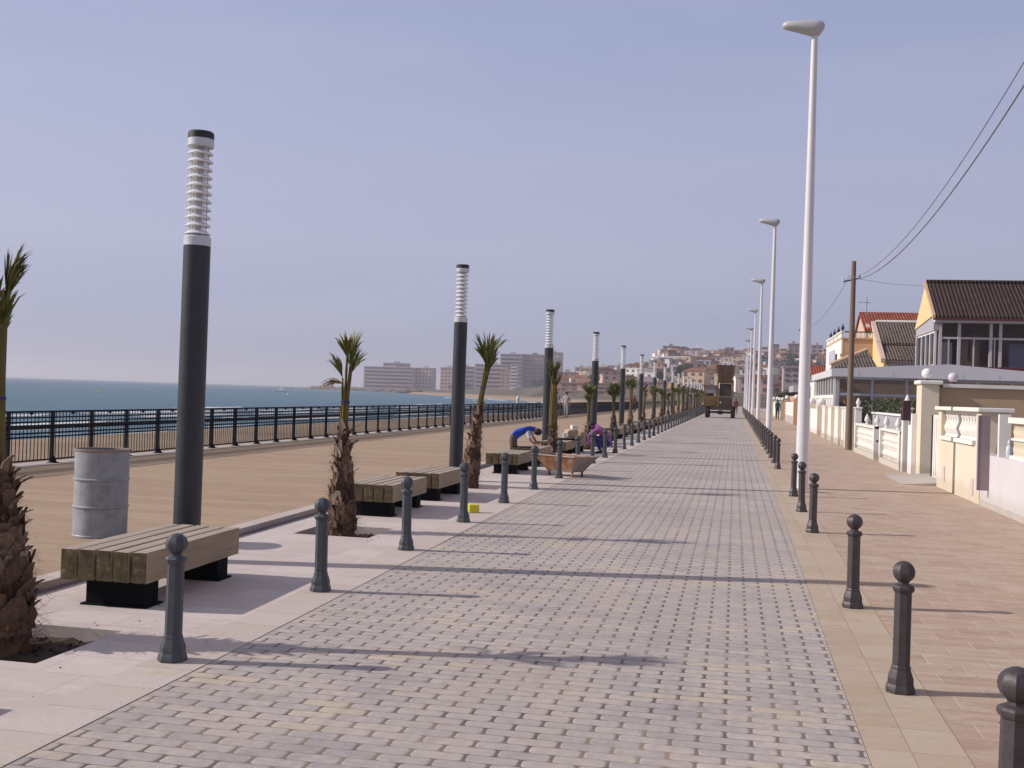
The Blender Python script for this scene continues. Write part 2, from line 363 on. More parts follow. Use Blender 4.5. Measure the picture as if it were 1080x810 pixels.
def drum_mat():
    t=NT('scuffed_galvanised_steel'); P=t.pos(True); n=t.noise(P,7,6,.7); n2=t.noise(t.map(P,(1,1,.3)),22,4,.7)
    c=t.ramp(n,[(.3,(.22,.23,.255)),(.5,(.29,.30,.33)),(.7,(.36,.365,.39))])
    ru=t.ramp(t.noise(t.map(P,(1,1,.4)),4.5,6,.75),[(.58,0),(.68,1)]); c=t.mix(t.math('MULTIPLY',ru,.7),c,(.24,.15,.085))
    s=t.n('ShaderNodeSeparateXYZ'); t.l(P,s.inputs[0]); e=t.math('MULTIPLY',t.ramp(t.math('ADD',s.outputs['Z'],t.math('MULTIPLY',n2,.05)),[(.90,0),(.93,1)]),.7)
    c=t.mix(e,c,(.22,.12,.07)); t.bump(n2,.4,.006); return t.out(c,.6,.35,.5)
M['drum']=drum_mat()
def rust_mat():
    t=NT('rusty_sheet_metal'); P=t.pos(True); n=t.noise(P,4,6,.7)
    c=t.ramp(n,[(.3,(.12,.055,.03)),(.5,(.22,.105,.05)),(.68,(.32,.24,.19))]); t.bump(n,.3,.01); return t.out(c,.85,.1,.3)
M['rust']=rust_mat()
M['mortar']=simple('dried_mortar_steel',(.30,.25,.22),.9,.2,5,0,.4)
M['bark']=simple('palm_fibre_bark',(.135,.075,.042),.95,.6,14,0,1,fine=90,stretch=(1,1,.5))
def boot_mat():
    t=NT('old_leaf_bases'); P=t.pos(True); i=t.n('ShaderNodeNewGeometry').outputs['Random Per Island']; n=t.noise(P,30,4,.7)
    c=t.ramp(i,[(.0,(.035,.018,.013)),(.35,(.10,.058,.038)),(.7,(.18,.115,.08)),(.9,(.30,.215,.155)),(1,(.46,.37,.30))]); c=t.mix(.7,c,t.ramp(n,[(.3,.25),(.7,.72)]),'OVERLAY'); t.bump(n,.6,.01); return t.out(c,.9,0,.2)
M['boot']=boot_mat()
M['fibre']=simple('brown_palm_fibre',(.085,.04,.022),.95,.6,12)
M['stalk']=simple('yellow_green_leaf_stalk',(.115,.098,.03),.75,.5,3,spec=.15,col2=(.15,.08,.03),stretch=(4,4,.8))
M['leaf']=simple('palm_leaf_green',(.125,.135,.03),.55,.55,9)
M['leafdry']=simple('dry_palm_leaf',(.24,.17,.07),.8,.5,5)
M['tie']=simple('blue_binding_tape',(.03,.03,.12),.6,.2)
M['hedge']=simple('hedge_leaves',(.055,.07,.028),.7,.5,7)
M['farleaf']=simple('far_tree_leaves',(.035,.05,.03),.9,.4,.5,obj=False)
M['trunkfar']=simple('tree_trunk_bark',(.09,.06,.04),.9,.3)
# ------------------------------------------------------------------ world + sun
EXPO=.35
SUND=Vector((-.982,-.187,0)).normalized(); EL=R(30.4)
world=bpy.data.worlds.new('World'); scene.world=world; world.use_nodes=True
wt=world.node_tree; bg=wt.nodes['Background']; bg.inputs['Strength'].default_value=.1
sky=wt.nodes.new('ShaderNodeTexSky'); sky.sky_type='NISHITA'; sky.sun_disc=False; sky.sun_elevation=EL
sky.sun_rotation=math.atan2(SUND.x,SUND.y)%(2*math.pi); sky.dust_density=3.0; sky.air_density=1.0; sky.ozone_density=2.0; sky.altitude=0
tc=wt.nodes.new('ShaderNodeTexCoord'); sp=wt.nodes.new('ShaderNodeSeparateXYZ'); wt.links.new(tc.outputs['Generated'],sp.inputs[0])
rp=wt.nodes.new('ShaderNodeValToRGB'); e=rp.color_ramp.elements
def S(r,g,b,k=10.0): 
    c=lin(r,g,b); return (c[0]*k,c[1]*k,c[2]*k,1)
stops=[(.0,(150,156,178)),(.02,(148,157,182)),(.07,(156,163,191)),(.13,(168,171,197)),(.22,(164,169,198)),(.36,(147,157,193)),(.6,(158,156,174)),(1,(162,156,166))]
while len(e)<len(stops): e.new(.5)
for i,(p,c) in enumerate(stops): e[i].position=p; e[i].color=(*lin(*c),1)
# faint cloud streaks
mp=wt.nodes.new('ShaderNodeMapping'); mp.inputs['Scale'].default_value=(1.2,1.2,9); wt.links.new(tc.outputs['Generated'],mp.inputs[0])
nz=wt.nodes.new('ShaderNodeTexNoise'); nz.inputs['Scale'].default_value=1.6; nz.inputs['Detail'].default_value=5; nz.inputs['Distortion'].default_value=.4; wt.links.new(mp.outputs[0],nz.inputs['Vector'])
rz=wt.nodes.new('ShaderNodeValToRGB'); rz.color_ramp.elements[0].position=.48; rz.color_ramp.elements[1].position=.8
rz.color_ramp.elements[1].color=(.28,.28,.28,1); wt.links.new(nz.outputs['Fac'],rz.inputs[0])
wt.links.new(sp.outputs['Z'],rp.inputs[0])
mxc=wt.nodes.new('ShaderNodeMix'); mxc.data_type='RGBA'; wt.links.new(rz.outputs[0],mxc.inputs[0]); wt.links.new(rp.outputs[0],mxc.inputs[6]); mxc.inputs[7].default_value=(*lin(186,186,204),1)
scl=wt.nodes.new('ShaderNodeVectorMath'); scl.operation='SCALE'; az=wt.nodes.new('ShaderNodeMath'); az.operation='MULTIPLY_ADD'; az.inputs[1].default_value=-.12/.1/2**EXPO; az.inputs[2].default_value=1.125/.1/2**EXPO
wt.links.new(sp.outputs['X'],az.inputs[0]); wt.links.new(az.outputs[0],scl.inputs['Scale']); wt.links.new(mxc.outputs[2],scl.inputs[0])
mx=wt.nodes.new('ShaderNodeMix'); mx.data_type='RGBA'; mx.inputs[0].default_value=.9; wt.links.new(sky.outputs[0],mx.inputs[6]); wt.links.new(scl.outputs[0],mx.inputs[7])
wt.links.new(mx.outputs[2],bg.inputs['Color'])
sd=bpy.data.lights.new('sun','SUN'); sd.energy=3.6; sd.angle=R(.5); sd.color=(1,.93,.84)
so=bpy.data.objects.new('sun',sd); C.objects.link(so)
dirs=Vector((SUND.x*math.cos(EL),SUND.y*math.cos(EL),math.sin(EL))); so.rotation_euler=dirs.to_track_quat('Z','Y').to_euler()
# ------------------------------------------------------------------ camera
cam=bpy.data.cameras.new('camera'); co=bpy.data.objects.new('camera',cam); C.objects.link(co)
cam.sensor_width=36; cam.sensor_fit='HORIZONTAL'; cam.lens=36*F/1080; cam.clip_end=30000; cam.clip_start=.05
cy,sy=math.cos(YAW),math.sin(YAW); cp,sp_=math.cos(PITCH),math.sin(PITCH)
fwd=Vector((-sy*cp,cy*cp,sp_)); right=Vector((cy,sy,0)); up=right.cross(fwd)
c_,s_=math.cos(ROLL),math.sin(ROLL)
right2=right*c_+up*s_ ; up2=up*c_-right*s_
# image x axis: unrolled u = c*x + s*v  ->  camera right expressed in level axes
right2=right*c_ - up*(-s_)*1.0
right2=(right*c_+up*s_).normalized(); up2=right2.cross(fwd)*-1
up2=fwd.cross(right2)*-1
mtx=Matrix((right2,right2.cross(fwd),-fwd)).transposed()
co.matrix_world=Matrix.Translation((0,0,H))@mtx.to_4x4()
scene.camera=co
scene.view_settings.view_transform='Standard'; scene.view_settings.look='None'; scene.view_settings.gamma=1; scene.view_settings.exposure=EXPO
scene.cycles.max_bounces=6; scene.cycles.use_denoising=True
scene.cycles.volume_bounces=0

# ------------------------------------------------------------------ setting: terrain, sea, paving
coast=[(-39,-400),(-39,60),(-38.6,88),(-37.5,120),(-36.5,150),(-35,190),(-37,260),(-45,350),(-75,470),(-125,545),(-150,620),(-213,759),(-300,980),(-414,1228),(-520,1385),(-575,1420),(-560,1500),(-380,1750),(0,2600),(600,4200)]
poly=coast+[(6000,4200),(6000,-400)]
def inside(x,y):
    r=False; n=len(poly); j=n-1
    for i in range(n):
        xi,yi=poly[i]; xj,yj=poly[j]
        if (yi>y)!=(yj>y) and x<(xj-xi)*(y-yi)/(yj-yi)+xi: r=not r
        j=i
    return r
def sdist(x,y):
    best=1e9
    for i in range(len(coast)-1):
        ax,ay=coast[i]; bx,by=coast[i+1]; dx,dy=bx-ax,by-ay
        t=max(0,min(1,((x-ax)*dx+(y-ay)*dy)/(dx*dx+dy*dy)))
        d=(x-ax-dx*t)**2+(y-ay-dy*t)**2
        if d<best: best=d
    return math.sqrt(best)*(1 if inside(x,y) else -1)
def bearing_px(x):
    r=ray(x,hor(x)); return math.atan2(r.x,r.y)
sky_tab=[(150,415,1400),(365,411.5,1400),(450,411.5,1400),(470,411,1350),(520,410.5,1300),(560,408,1250),(585,404,1200),(612,399,1150),(640,394,1100),(680,388,1050),(696,374,1050),(708,369,1050),(722,375,1000),(745,375,1000),(770,379,1000),(800,380,1000),(840,381,1000),(870,382,1000),(900,386,1000),(960,392,1000),(1080,398,1000),(1400,404,1000)]
tabB=[(bearing_px(x),hor(x)-y,D) for x,y,D in sky_tab]
def ridge(b):
    if b<=tabB[0][0]: return tabB[0][1:]
    for i in range(len(tabB)-1):
        if tabB[i][0]<=b<=tabB[i+1][0]:
            t=(b-tabB[i][0])/(tabB[i+1][0]-tabB[i][0]); t=t*t*(3-2*t)
            return (tabB[i][1]*(1-t)+tabB[i+1][1]*t, tabB[i][2]*(1-t)+tabB[i+1][2]*t)
    return tabB[-1][1:]
def sst(a,b,x): t=max(0,min(1,(x-a)/(b-a))); return t*t*(3-2*t)
def ground_z(x,y):
    s=sdist(x,y)
    if s<0: return -2-min(4,-s*.06)
    beach=-2+1.5*sst(0,16,s)
    D=math.hypot(x,y); b=math.atan2(x,y); e,Dr=ridge(b)
    if D<270: z=-.5
    else:
        D0=300
        if b<bearing_px(560): D0=Dr-260
        t=(D-D0)/(Dr-D0)
        if t<=0: z=-.2
        elif t<=1: z=1.7+(-1.5+(e+1.5)*t**.9)*D/1163-0.2*(1-t)
        else: z=(1.7+e*Dr/1163)*(1-.25*sst(1,1.8,t))
        n=noise.noise(Vector((x*.008,y*.008,1)))*.7+noise.noise(Vector((x*.03,y*.03,3)))*.25
        z+=n*min(4,max(0,D-300)*.012)
        z=min(z,-.5+max(0,s-25)*.22) if s<80 else z
        z=max(z,beach+ (1.2*sst(20,60,s)))
    if D<270: z=beach
    return z
def build_terrain():
    NB,NR=300,170; rs=[6*(5200/6)**(i/(NR-1)) for i in range(NR)]
    vs=[];fs=[]
    for r in rs:
        for k in range(NB):
            b=R(-75)+R(150)*k/(NB-1); x,y=r*math.sin(b),r*math.cos(b); z=ground_z(x,y)
            if -14<x<90 and y<290: z=min(z,-.35)
            vs.append((x,y,z))
    for i in range(NR-1):
        for k in range(NB-1):
            fs.append((i*NB+k,i*NB+k+1,(i+1)*NB+k+1,(i+1)*NB+k))
    return MB().add(vs,fs).build('terrain',M['terrain'],smooth=True)
tag(build_terrain(),'sandy beach strip rising to brown hills across the bay','terrain',kind='structure')
def grid_plane(name,x0,x1,y0,y1,z,mat,nx=1,ny=1,thick=0):
    m=MB()
    if thick: m.box(x0,x1,y0,y1,z-thick,z)
    else: m.add([(x0,y0,z),(x1,y0,z),(x1,y1,z),(x0,y1,z)],[(0,1,2,3)])
    return m.build(name,mat)
tag(grid_plane('sea',-9000,6000,-3000,13000,-2,M['sea']),'calm blue sea reaching the horizon','sea',kind='structure')
tag(grid_plane('ground',-12.9,90,-30,292,-.30,M['concrete']),'plain pale ground under the houses','ground',kind='structure')
YA,YB=-12,285
def sst_(a,b,x): t=max(0,min(1,(x-a)/(b-a))); return t*t*(3-2*t)
def warp(x,y):
    if x<-9: return x
    if x<-1: return x+.05-.17*sst_(5,19,y)
    return x-.02+.08*sst_(5,20,y) if x<3 else x
def strip(name,x0,x1,z,mat,thick=.05):
    ys_=[YA]+[i*.75 for i in range(0,32)]+[YB]; m=MB(); n=len(ys_); vs=[]
    for y in ys_:
        a,b=warp(x0,y),warp(x1,y); vs+=[(a,y,z-thick),(b,y,z-thick),(b,y,z),(a,y,z)]
    fs=[(0,1,2,3),(4*n-1,4*n-2,4*n-3,4*n-4)]
    for i in range(n-1):
        for k in range(4): fs.append((4*i+k,4*i+4+k,4*i+4+(k+1)%4,4*i+(k+1)%4))
    return m.add(vs,fs).build(name,mat)
tag(strip('road',-3.12,.70,0,M['road'],thick=.05),'block paved carriageway of grey and cream stone setts','road',kind='structure')
tag(strip('edging_strip',-3.50,-3.124,.004,M['strip_l'],thick=.05),'cream stone edging between setts and pale slabs','pavement',kind='structure')
tag(strip('edging_strip',.704,1.18,.004,M['strip_r'],thick=.05),'sandy stone edging beside the reddish sidewalk','pavement',kind='structure')
tag(strip('sidewalk',1.184,4.6,0.002,M['red_pave'],thick=.05),'reddish tiled sidewalk by the garden walls','sidewalk',kind='structure')
palmY=[6.2,12.15,18.85,27.35,33.9,41.0,47.6,54.2]
while palmY[-1]<205: palmY.append(palmY[-1]+6.9)
pitX=(-4.93,-4.02)
m=MB(); zc=.002
def cell(x0,x1,y0,y1): m.box(x0,x1,y0,y1,-.2,zc)

for (a0,b0,wa,wb) in ((-5.268,pitX[0],1,0),(pitX[1],-3.504,0,1)):
    ys_=[YA]+[i*.75 for i in range(0,32)]+[YB]
    for i in range(len(ys_)-1):
        y0,y1=ys_[i],ys_[i+1]; f=lambda x,y,w: warp(x,y) if w else x
        vs=[(f(a0,y0,wa),y0,-.2),(f(b0,y0,wb),y0,-.2),(f(b0,y1,wb),y1,-.2),(f(a0,y1,wa),y1,-.2)]; vs+=[(x,y,zc) for x,y,z in vs]
        m.add(vs,[(3,2,1,0),(4,5,6,7),(0,1,5,4),(1,2,6,5),(2,3,7,6),(3,0,4,7)])
y=YA
pits=[(p-.46,p+.46) for p in [-.6]+palmY]
for a,b in pits:
    cell(pitX[0],pitX[1],y,a); y=b
cell(pitX[0],pitX[1],y,YB)
tag(m.build('pavement',M['white_pave']),'pale stone slab pavement with square palm pits','pavement',kind='structure')
def soil():
    m=MB(); n=10
    for i,(a,b) in enumerate(pits[:8]):
        vs=[(pitX[0]+(pitX[1]-pitX[0])*u/n,a+(b-a)*v/n,-.085+.03*noise.noise(Vector((u*.9+i*9,v*.9,0)))+rnd.uniform(-.008,.008)) for v in range(n+1) for u in range(n+1)]
        m.add(vs,[(v*(n+1)+u,v*(n+1)+u+1,(v+1)*(n+1)+u+1,(v+1)*(n+1)+u) for v in range(n) for u in range(n)])
        for k in range(60):
            x=rnd.uniform(pitX[0]+.05,pitX[1]-.05); yy=rnd.uniform(a+.05,b-.05); r=rnd.uniform(.008,.022); m.sphere((x,yy,-.078),r,0,6,4,(1,1.2,.8))
    for a,b in pits[8:]: m.add([(pitX[0],a,-.07),(pitX[1],a,-.07),(pitX[1],b,-.07),(pitX[0],b,-.07)],[(0,1,2,3)])
    return m.build('planting_soil',M['soil'])
tag(soil(),'dark crumbly soil in the square palm pits','soil',kind='stuff')
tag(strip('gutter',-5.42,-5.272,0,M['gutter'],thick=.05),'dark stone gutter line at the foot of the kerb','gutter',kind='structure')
tag(strip('kerb',-5.62,-5.424,DZ,M['kerb'],thick=.16),'pale stone kerb edging the raised tan promenade','kerb',kind='structure')
tag(strip('promenade_path',-11.75,-5.624,DZ-.002,M['deck'],thick=.16),'wide tan promenade with stamped cross lines','promenade',kind='structure')
tag(strip('promenade_edge_path',-12.62,-11.754,DZ-.006,M['deck_edge'],thick=.16),'darker band along the seaward side of promenade','promenade',kind='structure')
m=MB(); m.box(-13.15,-12.624,YA,YB,-1.4,DZ+.012); tag(m.build('seaward_kerb',M['concrete']),'pale concrete ledge under the sea railing','kerb',kind='structure')
def crumbs():
    m=MB(); rg=random.Random(77)
    for k in range(130):
        a,b=pits[rg.randrange(1,5)]; x=rg.gauss(-4.0,.35); y=rg.gauss((a+b)/2,.55)
        if pitX[0]<x<pitX[1] and a<y<b: continue
        if x>-3.55 or x<-5.2: continue
        r=rg.uniform(.002,.006); m.sphere((x,y,.004+r*.5),r,0,5,4,(1.2,1,.7))
    for k in range(90):
        x=rg.uniform(-3.1,.7) if k%2 else rg.uniform(1.2,4.1); y=rg.uniform(4.3,14); r=rg.uniform(.0015,.0045); m.sphere((x,y,.004+r*.5),r,0,5,4,(1.2,1,.7))
    return m.build('dirt_crumbs',M['soil'])
tag(crumbs(),'loose crumbs of soil and grit scattered on the paving','grit',kind='stuff')
# surf
def coast_pt(s):
    acc=0
    for i in range(len(coast)-1):
        a=Vector(coast[i]); b=Vector(coast[i+1]); L=(b-a).length
        if acc+L>s:
            t=(s-acc)/L; d=(b-a)/L; return a.lerp(b,t),Vector((-d.y,d.x))
        acc+=L
    return Vector(coast[-1]),Vector((-1,0))
m=MB()
for off,w,dens,amp in ((-1.0,1.3,.95,.8),(4,2.2,.85,1.2),(9,2.2,.7,1.2),(14.5,3.0,.8,1.5),(21,2.4,.7,1.2),(29,1.8,.45,1.2),(38,1.6,.3,1.2)):
    s=415.0
    while s<980:
        L=rnd.uniform(5,26)*(1+max(0,s-600)/300)
        if rnd.random()<dens*(1 if s<680 else .35):
            n=max(5,int(L/1.2)); row=[]
            for k in range(n+1):
                p,nn=coast_pt(s+L*k/n); o=off+amp*noise.noise(Vector((s*.05+L*k/n*.05,off,0)))*2
                ww=w*max(0,math.sin(math.pi*k/n))**.5*(.35+.9*abs(noise.noise(Vector((s*.3+k*.5,off,5)))))+.03
                row.append((p+nn*(o-ww/2),p+nn*(o+ww/2)))
            h=.14 if off>5 else .05
            vs=[]
            for a,b in row: vs+=[(a.x,a.y,-1.995),((a.x+b.x)/2,(a.y+b.y)/2,-1.96+h*rnd.uniform(.6,1.2)),(b.x,b.y,-1.995)]
            fs=[]
            for k in range(n): fs+=[(3*k,3*k+3,3*k+4,3*k+1),(3*k+1,3*k+4,3*k+5,3*k+2)]
            m.add(vs,fs)
        s+=L*rnd.uniform(.7,1.2)
tag(m.build('sea_foam',M['foam'],smooth=True),'broken white surf lines along the beach','surf',kind='stuff')
# ------------------------------------------------------------------ bollards
def octa(prof,mat,name,parent,ball=False):
    return MB().lathe(prof,8,ph=R(22.5)).build(name,mat,parent,smooth=28)
def make_bollard(mat):
    root=empty('bollard')
    octa([(.088,0),(.089,.014),(.083,.040),(.077,.050),(.077,.080),(.075,.090),(.060,.132),(.057,.14)],mat,'base',root)
    octa([(.058,.138),(.059,.146),(.055,.156),(.0525,.16),(.051,.59),(.060,.597),(.066,.608),(.066,.622),(.058,.632),(.032,.640),(.031,.652)],mat,'shaft',root)
    pr=[(.031,.650)]+[(.0675*math.sin(math.pi*t),.711-.064*math.cos(math.pi*t)) for t in [.2,.3,.4,.5,.6,.7,.8,.88,.94]]+[(0,.776)]
    MB().lathe(pr,8,ph=R(22.5)).build('ball',mat,root,smooth=30)
    return root
pb={'l':make_bollard(M['boll_l']),'r':make_bollard(M['boll_r'])}
used={'l':False,'r':False}
lb_near=['a little right of the nearest wooden bench','between the near bench and the second palm','in front of the second bench','just left of the yellow carton','in front of the third palm','before the fourth wooden bench','beside the fourth and fifth benches','touching the rusty skip','behind the rusty skip','beside the sack covered bench']
def bollard(side,x,y,i):
    if used[side]: o=copy_tree(pb[side])
    else: o=pb[side]; used[side]=True
    o.location=(x,y,.004 if side=='l' else .004); o.rotation_euler=(rnd.uniform(-.014,.014),rnd.uniform(-.014,.014),rnd.uniform(-.12,.12))
    if side=='l':
        lab=f'slate grey iron bollard, {ORD[i]} from the near end of the left row' if i<16 else 'tiny distant slate bollard in the far stretch of the left row'
        if i<10: lab=f'slate bollard {lb_near[i]}, {ORD[i]} of left row'
        tag(o,lab,'bollard','slate bollards along the left of the road')
    else:
        lab=f'brownish iron bollard, {ORD[i]} from the near end of the right row' if i<16 else 'tiny distant dark bollard in the far stretch of the right row'
        tag(o,lab,'bollard','dark bollards along the right of the road')
ly=[5.98,8.42,10.92,13.55,16.2,18.75,21.55,24.2,26.8,29.45]
while ly[-1]<150: ly.append(ly[-1]+2.62)
def lx(y): return -3.31-.13*sst(6,18,y)
for i,y in enumerate(ly): bollard('l',lx(y),y+.08,i)
ry=[4.08,6.68,9.34,14.54,17.23,19.97,27.8,30.35,32.95]
while ry[-1]<150: ry.append(ry[-1]+2.62)
def rx(y): return 1.01+.09*sst(8,25,y)
for i,y in enumerate(ry): bollard('r',rx(y),y+.08,i)
# ------------------------------------------------------------------ benches
def make_bench(L):
    root=empty('bench'); hw=.345; bw=.115; gap=(2*hw-5*bw)/4
    for k in range(5):
        x0=-hw+k*(bw+gap); d=rnd.uniform(-.004,.004)
        MB().bbox(x0,x0+bw,-L/2+d,L/2+d,.195,.425+rnd.uniform(-.002,.002),.008,jit=.001,seg=2).build('beam',M['wood'],root)
    for s in (-1,1):
        yc=s*(L/2-.2)
        MB().box(-.19,.29,yc-.10,yc+.10,.012,.188).box(-.22,.32,yc-.13,yc+.13,0,.012).build('base',M['black_base'],root)
    return root
bench0=make_bench(1.63); bf=False
blist=[(3.95,'empty wooden bench just outside the near corner'),(8.09,'nearest wooden beam bench, standing in front of first lamp column'),(14.45,'wooden beam bench just behind the second palm'),(16.75,'wooden beam bench just before the third palm'),(22.85,'wooden bench left of the rusty skip, nearer than the blue-shirted worker'),(25.4,'wooden bench the blue-shirted worker leans over'),(29.4,'wooden bench carrying a dark board, behind fourth palm'),(31.7,'wooden bench piled with sacks beside the purple-shirted worker'),(36.3,'wooden bench just past the purple-shirted worker'),(38.6,'wooden bench next before the sixth palm')]
y=43.2
while y<150:
    for d in (0,2.3): blist.append((y+d,'small distant wooden bench in the far part of the row'))
    y+=6.9
for y,lab in blist:
    o=copy_tree(bench0) if bf else bench0; bf=True
    o.location=(-4.585 if y<10 else -4.72,y,.004); o.rotation_euler=(0,0,.03 if y<10 else rnd.uniform(-.006,.012)); tag(o,lab,'bench','wooden beam benches between the palms')
# ------------------------------------------------------------------ louvred lamp columns
def make_column():
    root=empty('lamp_column')
    MB().lathe([(.19,0),(.19,.012),(.128,.014),(.126,3.03),(.118,3.035)],28).build('post',M['lamp_dark'],root,smooth=30)
    MB().lathe([(.12,3.03),(.128,3.035),(.128,3.115),(.116,3.13),(.07,3.135)],28).build('lower_collar',M['silver'],root,smooth=30)
    MB().lathe([(.036,3.12),(.036,4.0)],16).build('lamp_tube',M['silver'],root,smooth=30)
    for k in range(11):
        z=3.145+k*.0775
        MB().lathe([(.050,z+.036),(.116,z+.0),(.120,z+.003),(.120,z+.011),(.088,z+.036),(.050,z+.046)],24).build('louvre',M['louvre'],root,smooth=35)
    m=MB()
    for k in range(4):
        a=R(45+90*k); m.tube([(math.cos(a)*.09,math.sin(a)*.09,3.12),(math.cos(a)*.09,math.sin(a)*.09,4.0)],.006,6)
    m.build('rod',M['silver'],root)
    MB().lathe([(.07,3.985),(.118,3.99),(.124,4.0),(.124,4.065),(.122,4.068)],28).build('upper_collar',M['silver'],root,smooth=30)
    MB().lathe([(.122,4.066),(.122,4.125),(.112,4.14),(0,4.145)],28).build('cap',M['cap'],root,smooth=30)
    return root
lc=make_column(); first=True
cl=['tall dark lamp column with silver louvred head behind nearest bench','louvred lamp column standing beside the third palm','louvred lamp column right behind the fourth palm','louvred lamp column behind the fifth palm']
for i in range(21):
    y=9.5+10.4*i
    o=lc if first else copy_tree(lc); first=False
    o.location=(-5.03-.006*min(y,31),y,.004)
    if i==0: o.scale=(1,1,.989)
    o.rotation_euler=(rnd.uniform(-.004,.004),rnd.uniform(-.004,.004),rnd.uniform(0,1))
    lab=cl[i] if i<4 else (f'louvred lamp column, {ORD[i]} from the near end of its row' if i<13 else 'tiny far louvred lamp column near the end of the row')
    tag(o,lab,'lamp post','dark louvred lamp columns along the promenade')
# ------------------------------------------------------------------ white street lights
def make_light():
    root=empty('street_lamp')
    MB().lathe([(.19,0),(.19,.02),(.128,.022),(.126,.5),(.122,.55),(.062,8.55),(.056,8.72)],20).build('pole',M['white_pole'],root,smooth=30)
    # cobra head lying along -X, deep at the pole end, slim at the tip
    m=MB(); secs=[(.19,.02,.02,8.84),(.17,.08,.075,8.84),(.09,.14,.16,8.80),(-.02,.16,.175,8.79),(-.18,.165,.15,8.82),(-.36,.15,.12,8.85),(-.50,.12,.10,8.87),(-.59,.08,.075,8.88),(-.63,.02,.02,8.88)]
    vs=[];n=14
    for x,w,h,z in secs:
        for k in range(n):
            a=2*math.pi*k/n; vs.append((x,w*math.cos(a),z+h*math.sin(a)*(1 if math.sin(a)>0 else .8)))
    fs=[(i*n+k,i*n+(k+1)%n,(i+1)*n+(k+1)%n,(i+1)*n+k) for i in range(len(secs)-1) for k in range(n)]+[tuple(range(n)),tuple((len(secs)-1)*n+k for k in range(n))]
    m.add(vs,fs); m.build('lamp_head',M['lamp_head'],root,smooth=50)
    return root
sl=make_light()
sl_n=0
for i,y in enumerate([21.95,44.2,66,88,110,132,154,176]):
    o=sl if i==0 else copy_tree(sl); o.scale=(1,1,1.028 if i==0 else 1.0); o.location=(1.3+.0012*y,y,.004); o.rotation_euler=(0,rnd.uniform(-.004,.004),rnd.uniform(-.03,.03))
    lab='tallest looking white street lamp, nearest on the right' if i==0 else (f'white street lamp, {ORD[i]} from the near end of the right row')
    tag(o,lab,'street lamp','white street lamps along the sidewalk')
# ------------------------------------------------------------------ sea railing
def railing():
    root=empty('sea_railing',(-12.85,0,DZ+.012)); tag(root,'long dark metal railing between the promenade and beach','railing')
    ps=1.295; y0=17.32-ps*12
    pm=MB().box(-.032,.032,-.026,.026,0,.98).box(-.06,.14,-.045,.045,0,.018)
    pm.add([(.03,-.008,0.018),(.12,-.008,.018),(.03,-.008,.16),(.03,.008,.018),(.12,.008,.018),(.03,.008,.16)],[(0,1,2),(5,4,3),(0,3,4,1),(1,4,5,2),(2,5,3,0)])
    p0=pm.build('post',M['fence'],root); n=int((262-y0)/ps); vis=[y0+ps*i for i in range(n)]
    vis=[v for v in vis if v>15.5]+[v for v in vis if v<=15.5]
    p0.location=(0,vis[0],0)
    for v in vis[1:100]:
        q=p0.copy(); C.objects.link(q); q.location=(0,v,0)
    far=MB()
    for v in vis[100:]: far.box(-.028,.028,v-.02,v+.02,0,.98)
    tag(far.build('post',M['fence'],root),kind='stuff')
    a,b=min(vis),max(vis)
    for z,h,w in ((.985,.036,.05),(.875,.030,.02),(.79,.032,.02),(.695,.085,.03),(.58,.032,.02),(.51,.032,.02),(.07,.030,.02)):
        MB().box(-w/2,w/2,a,b,z-h/2,z+h/2).build('rail',M['fence'],root)
    for i,v in enumerate(vis[:60]):
        if i==0: blk=MB().box(-.022,.022,-.03,.03,.93,.972).build('rail_clip',M['fence'],root); blk.location=(0,v+ps/2,0)
        else: q=blk.copy(); C.objects.link(q); q.location=(0,v+ps/2,0)
    m=MB(); y=a
    while y<150:
        m.box(-.006,.006,y-.006,y+.006,.08,.97); y+=ps/12
    tag(m.build('baluster',M['fence'],root),kind='stuff')
railing()
# ------------------------------------------------------------------ steel drum
def drum():
    c=at_z(105,569,.1); c=at_z(105,569,DZ); c=Vector((c.x*1.028,c.y*1.028,DZ-.002))
    root=empty('steel_drum',c,R(20)); tag(root,'grey galvanised steel drum with two ribs on the tan promenade','drum')
    h=.915; r=.272
    pr=[(r-.01,0),(r+.004,.004),(r+.004,.02),(r,.026)]
    for zr in (.315,.60):
        pr+=[(r,zr-.014),(r+.011,zr-.006),(r+.011,zr+.006),(r,zr+.014)]
    pr+=[(r,h-.03),(r+.005,h-.02),(r+.007,h-.006),(r,h),(r-.012,h-.006),(r-.012,.3),(0,.29)]
    o=MB().lathe(pr,64).build('shell',M['drum'],root,smooth=25)
    for v in o.data.vertices:
        a=math.atan2(v.co.y,v.co.x); k=1+.012*noise.noise(Vector((math.cos(a)*2,math.sin(a)*2,v.co.z*3)))*(1 if v.co.z>.03 else 0); v.co.x*=k; v.co.y*=k
drum()
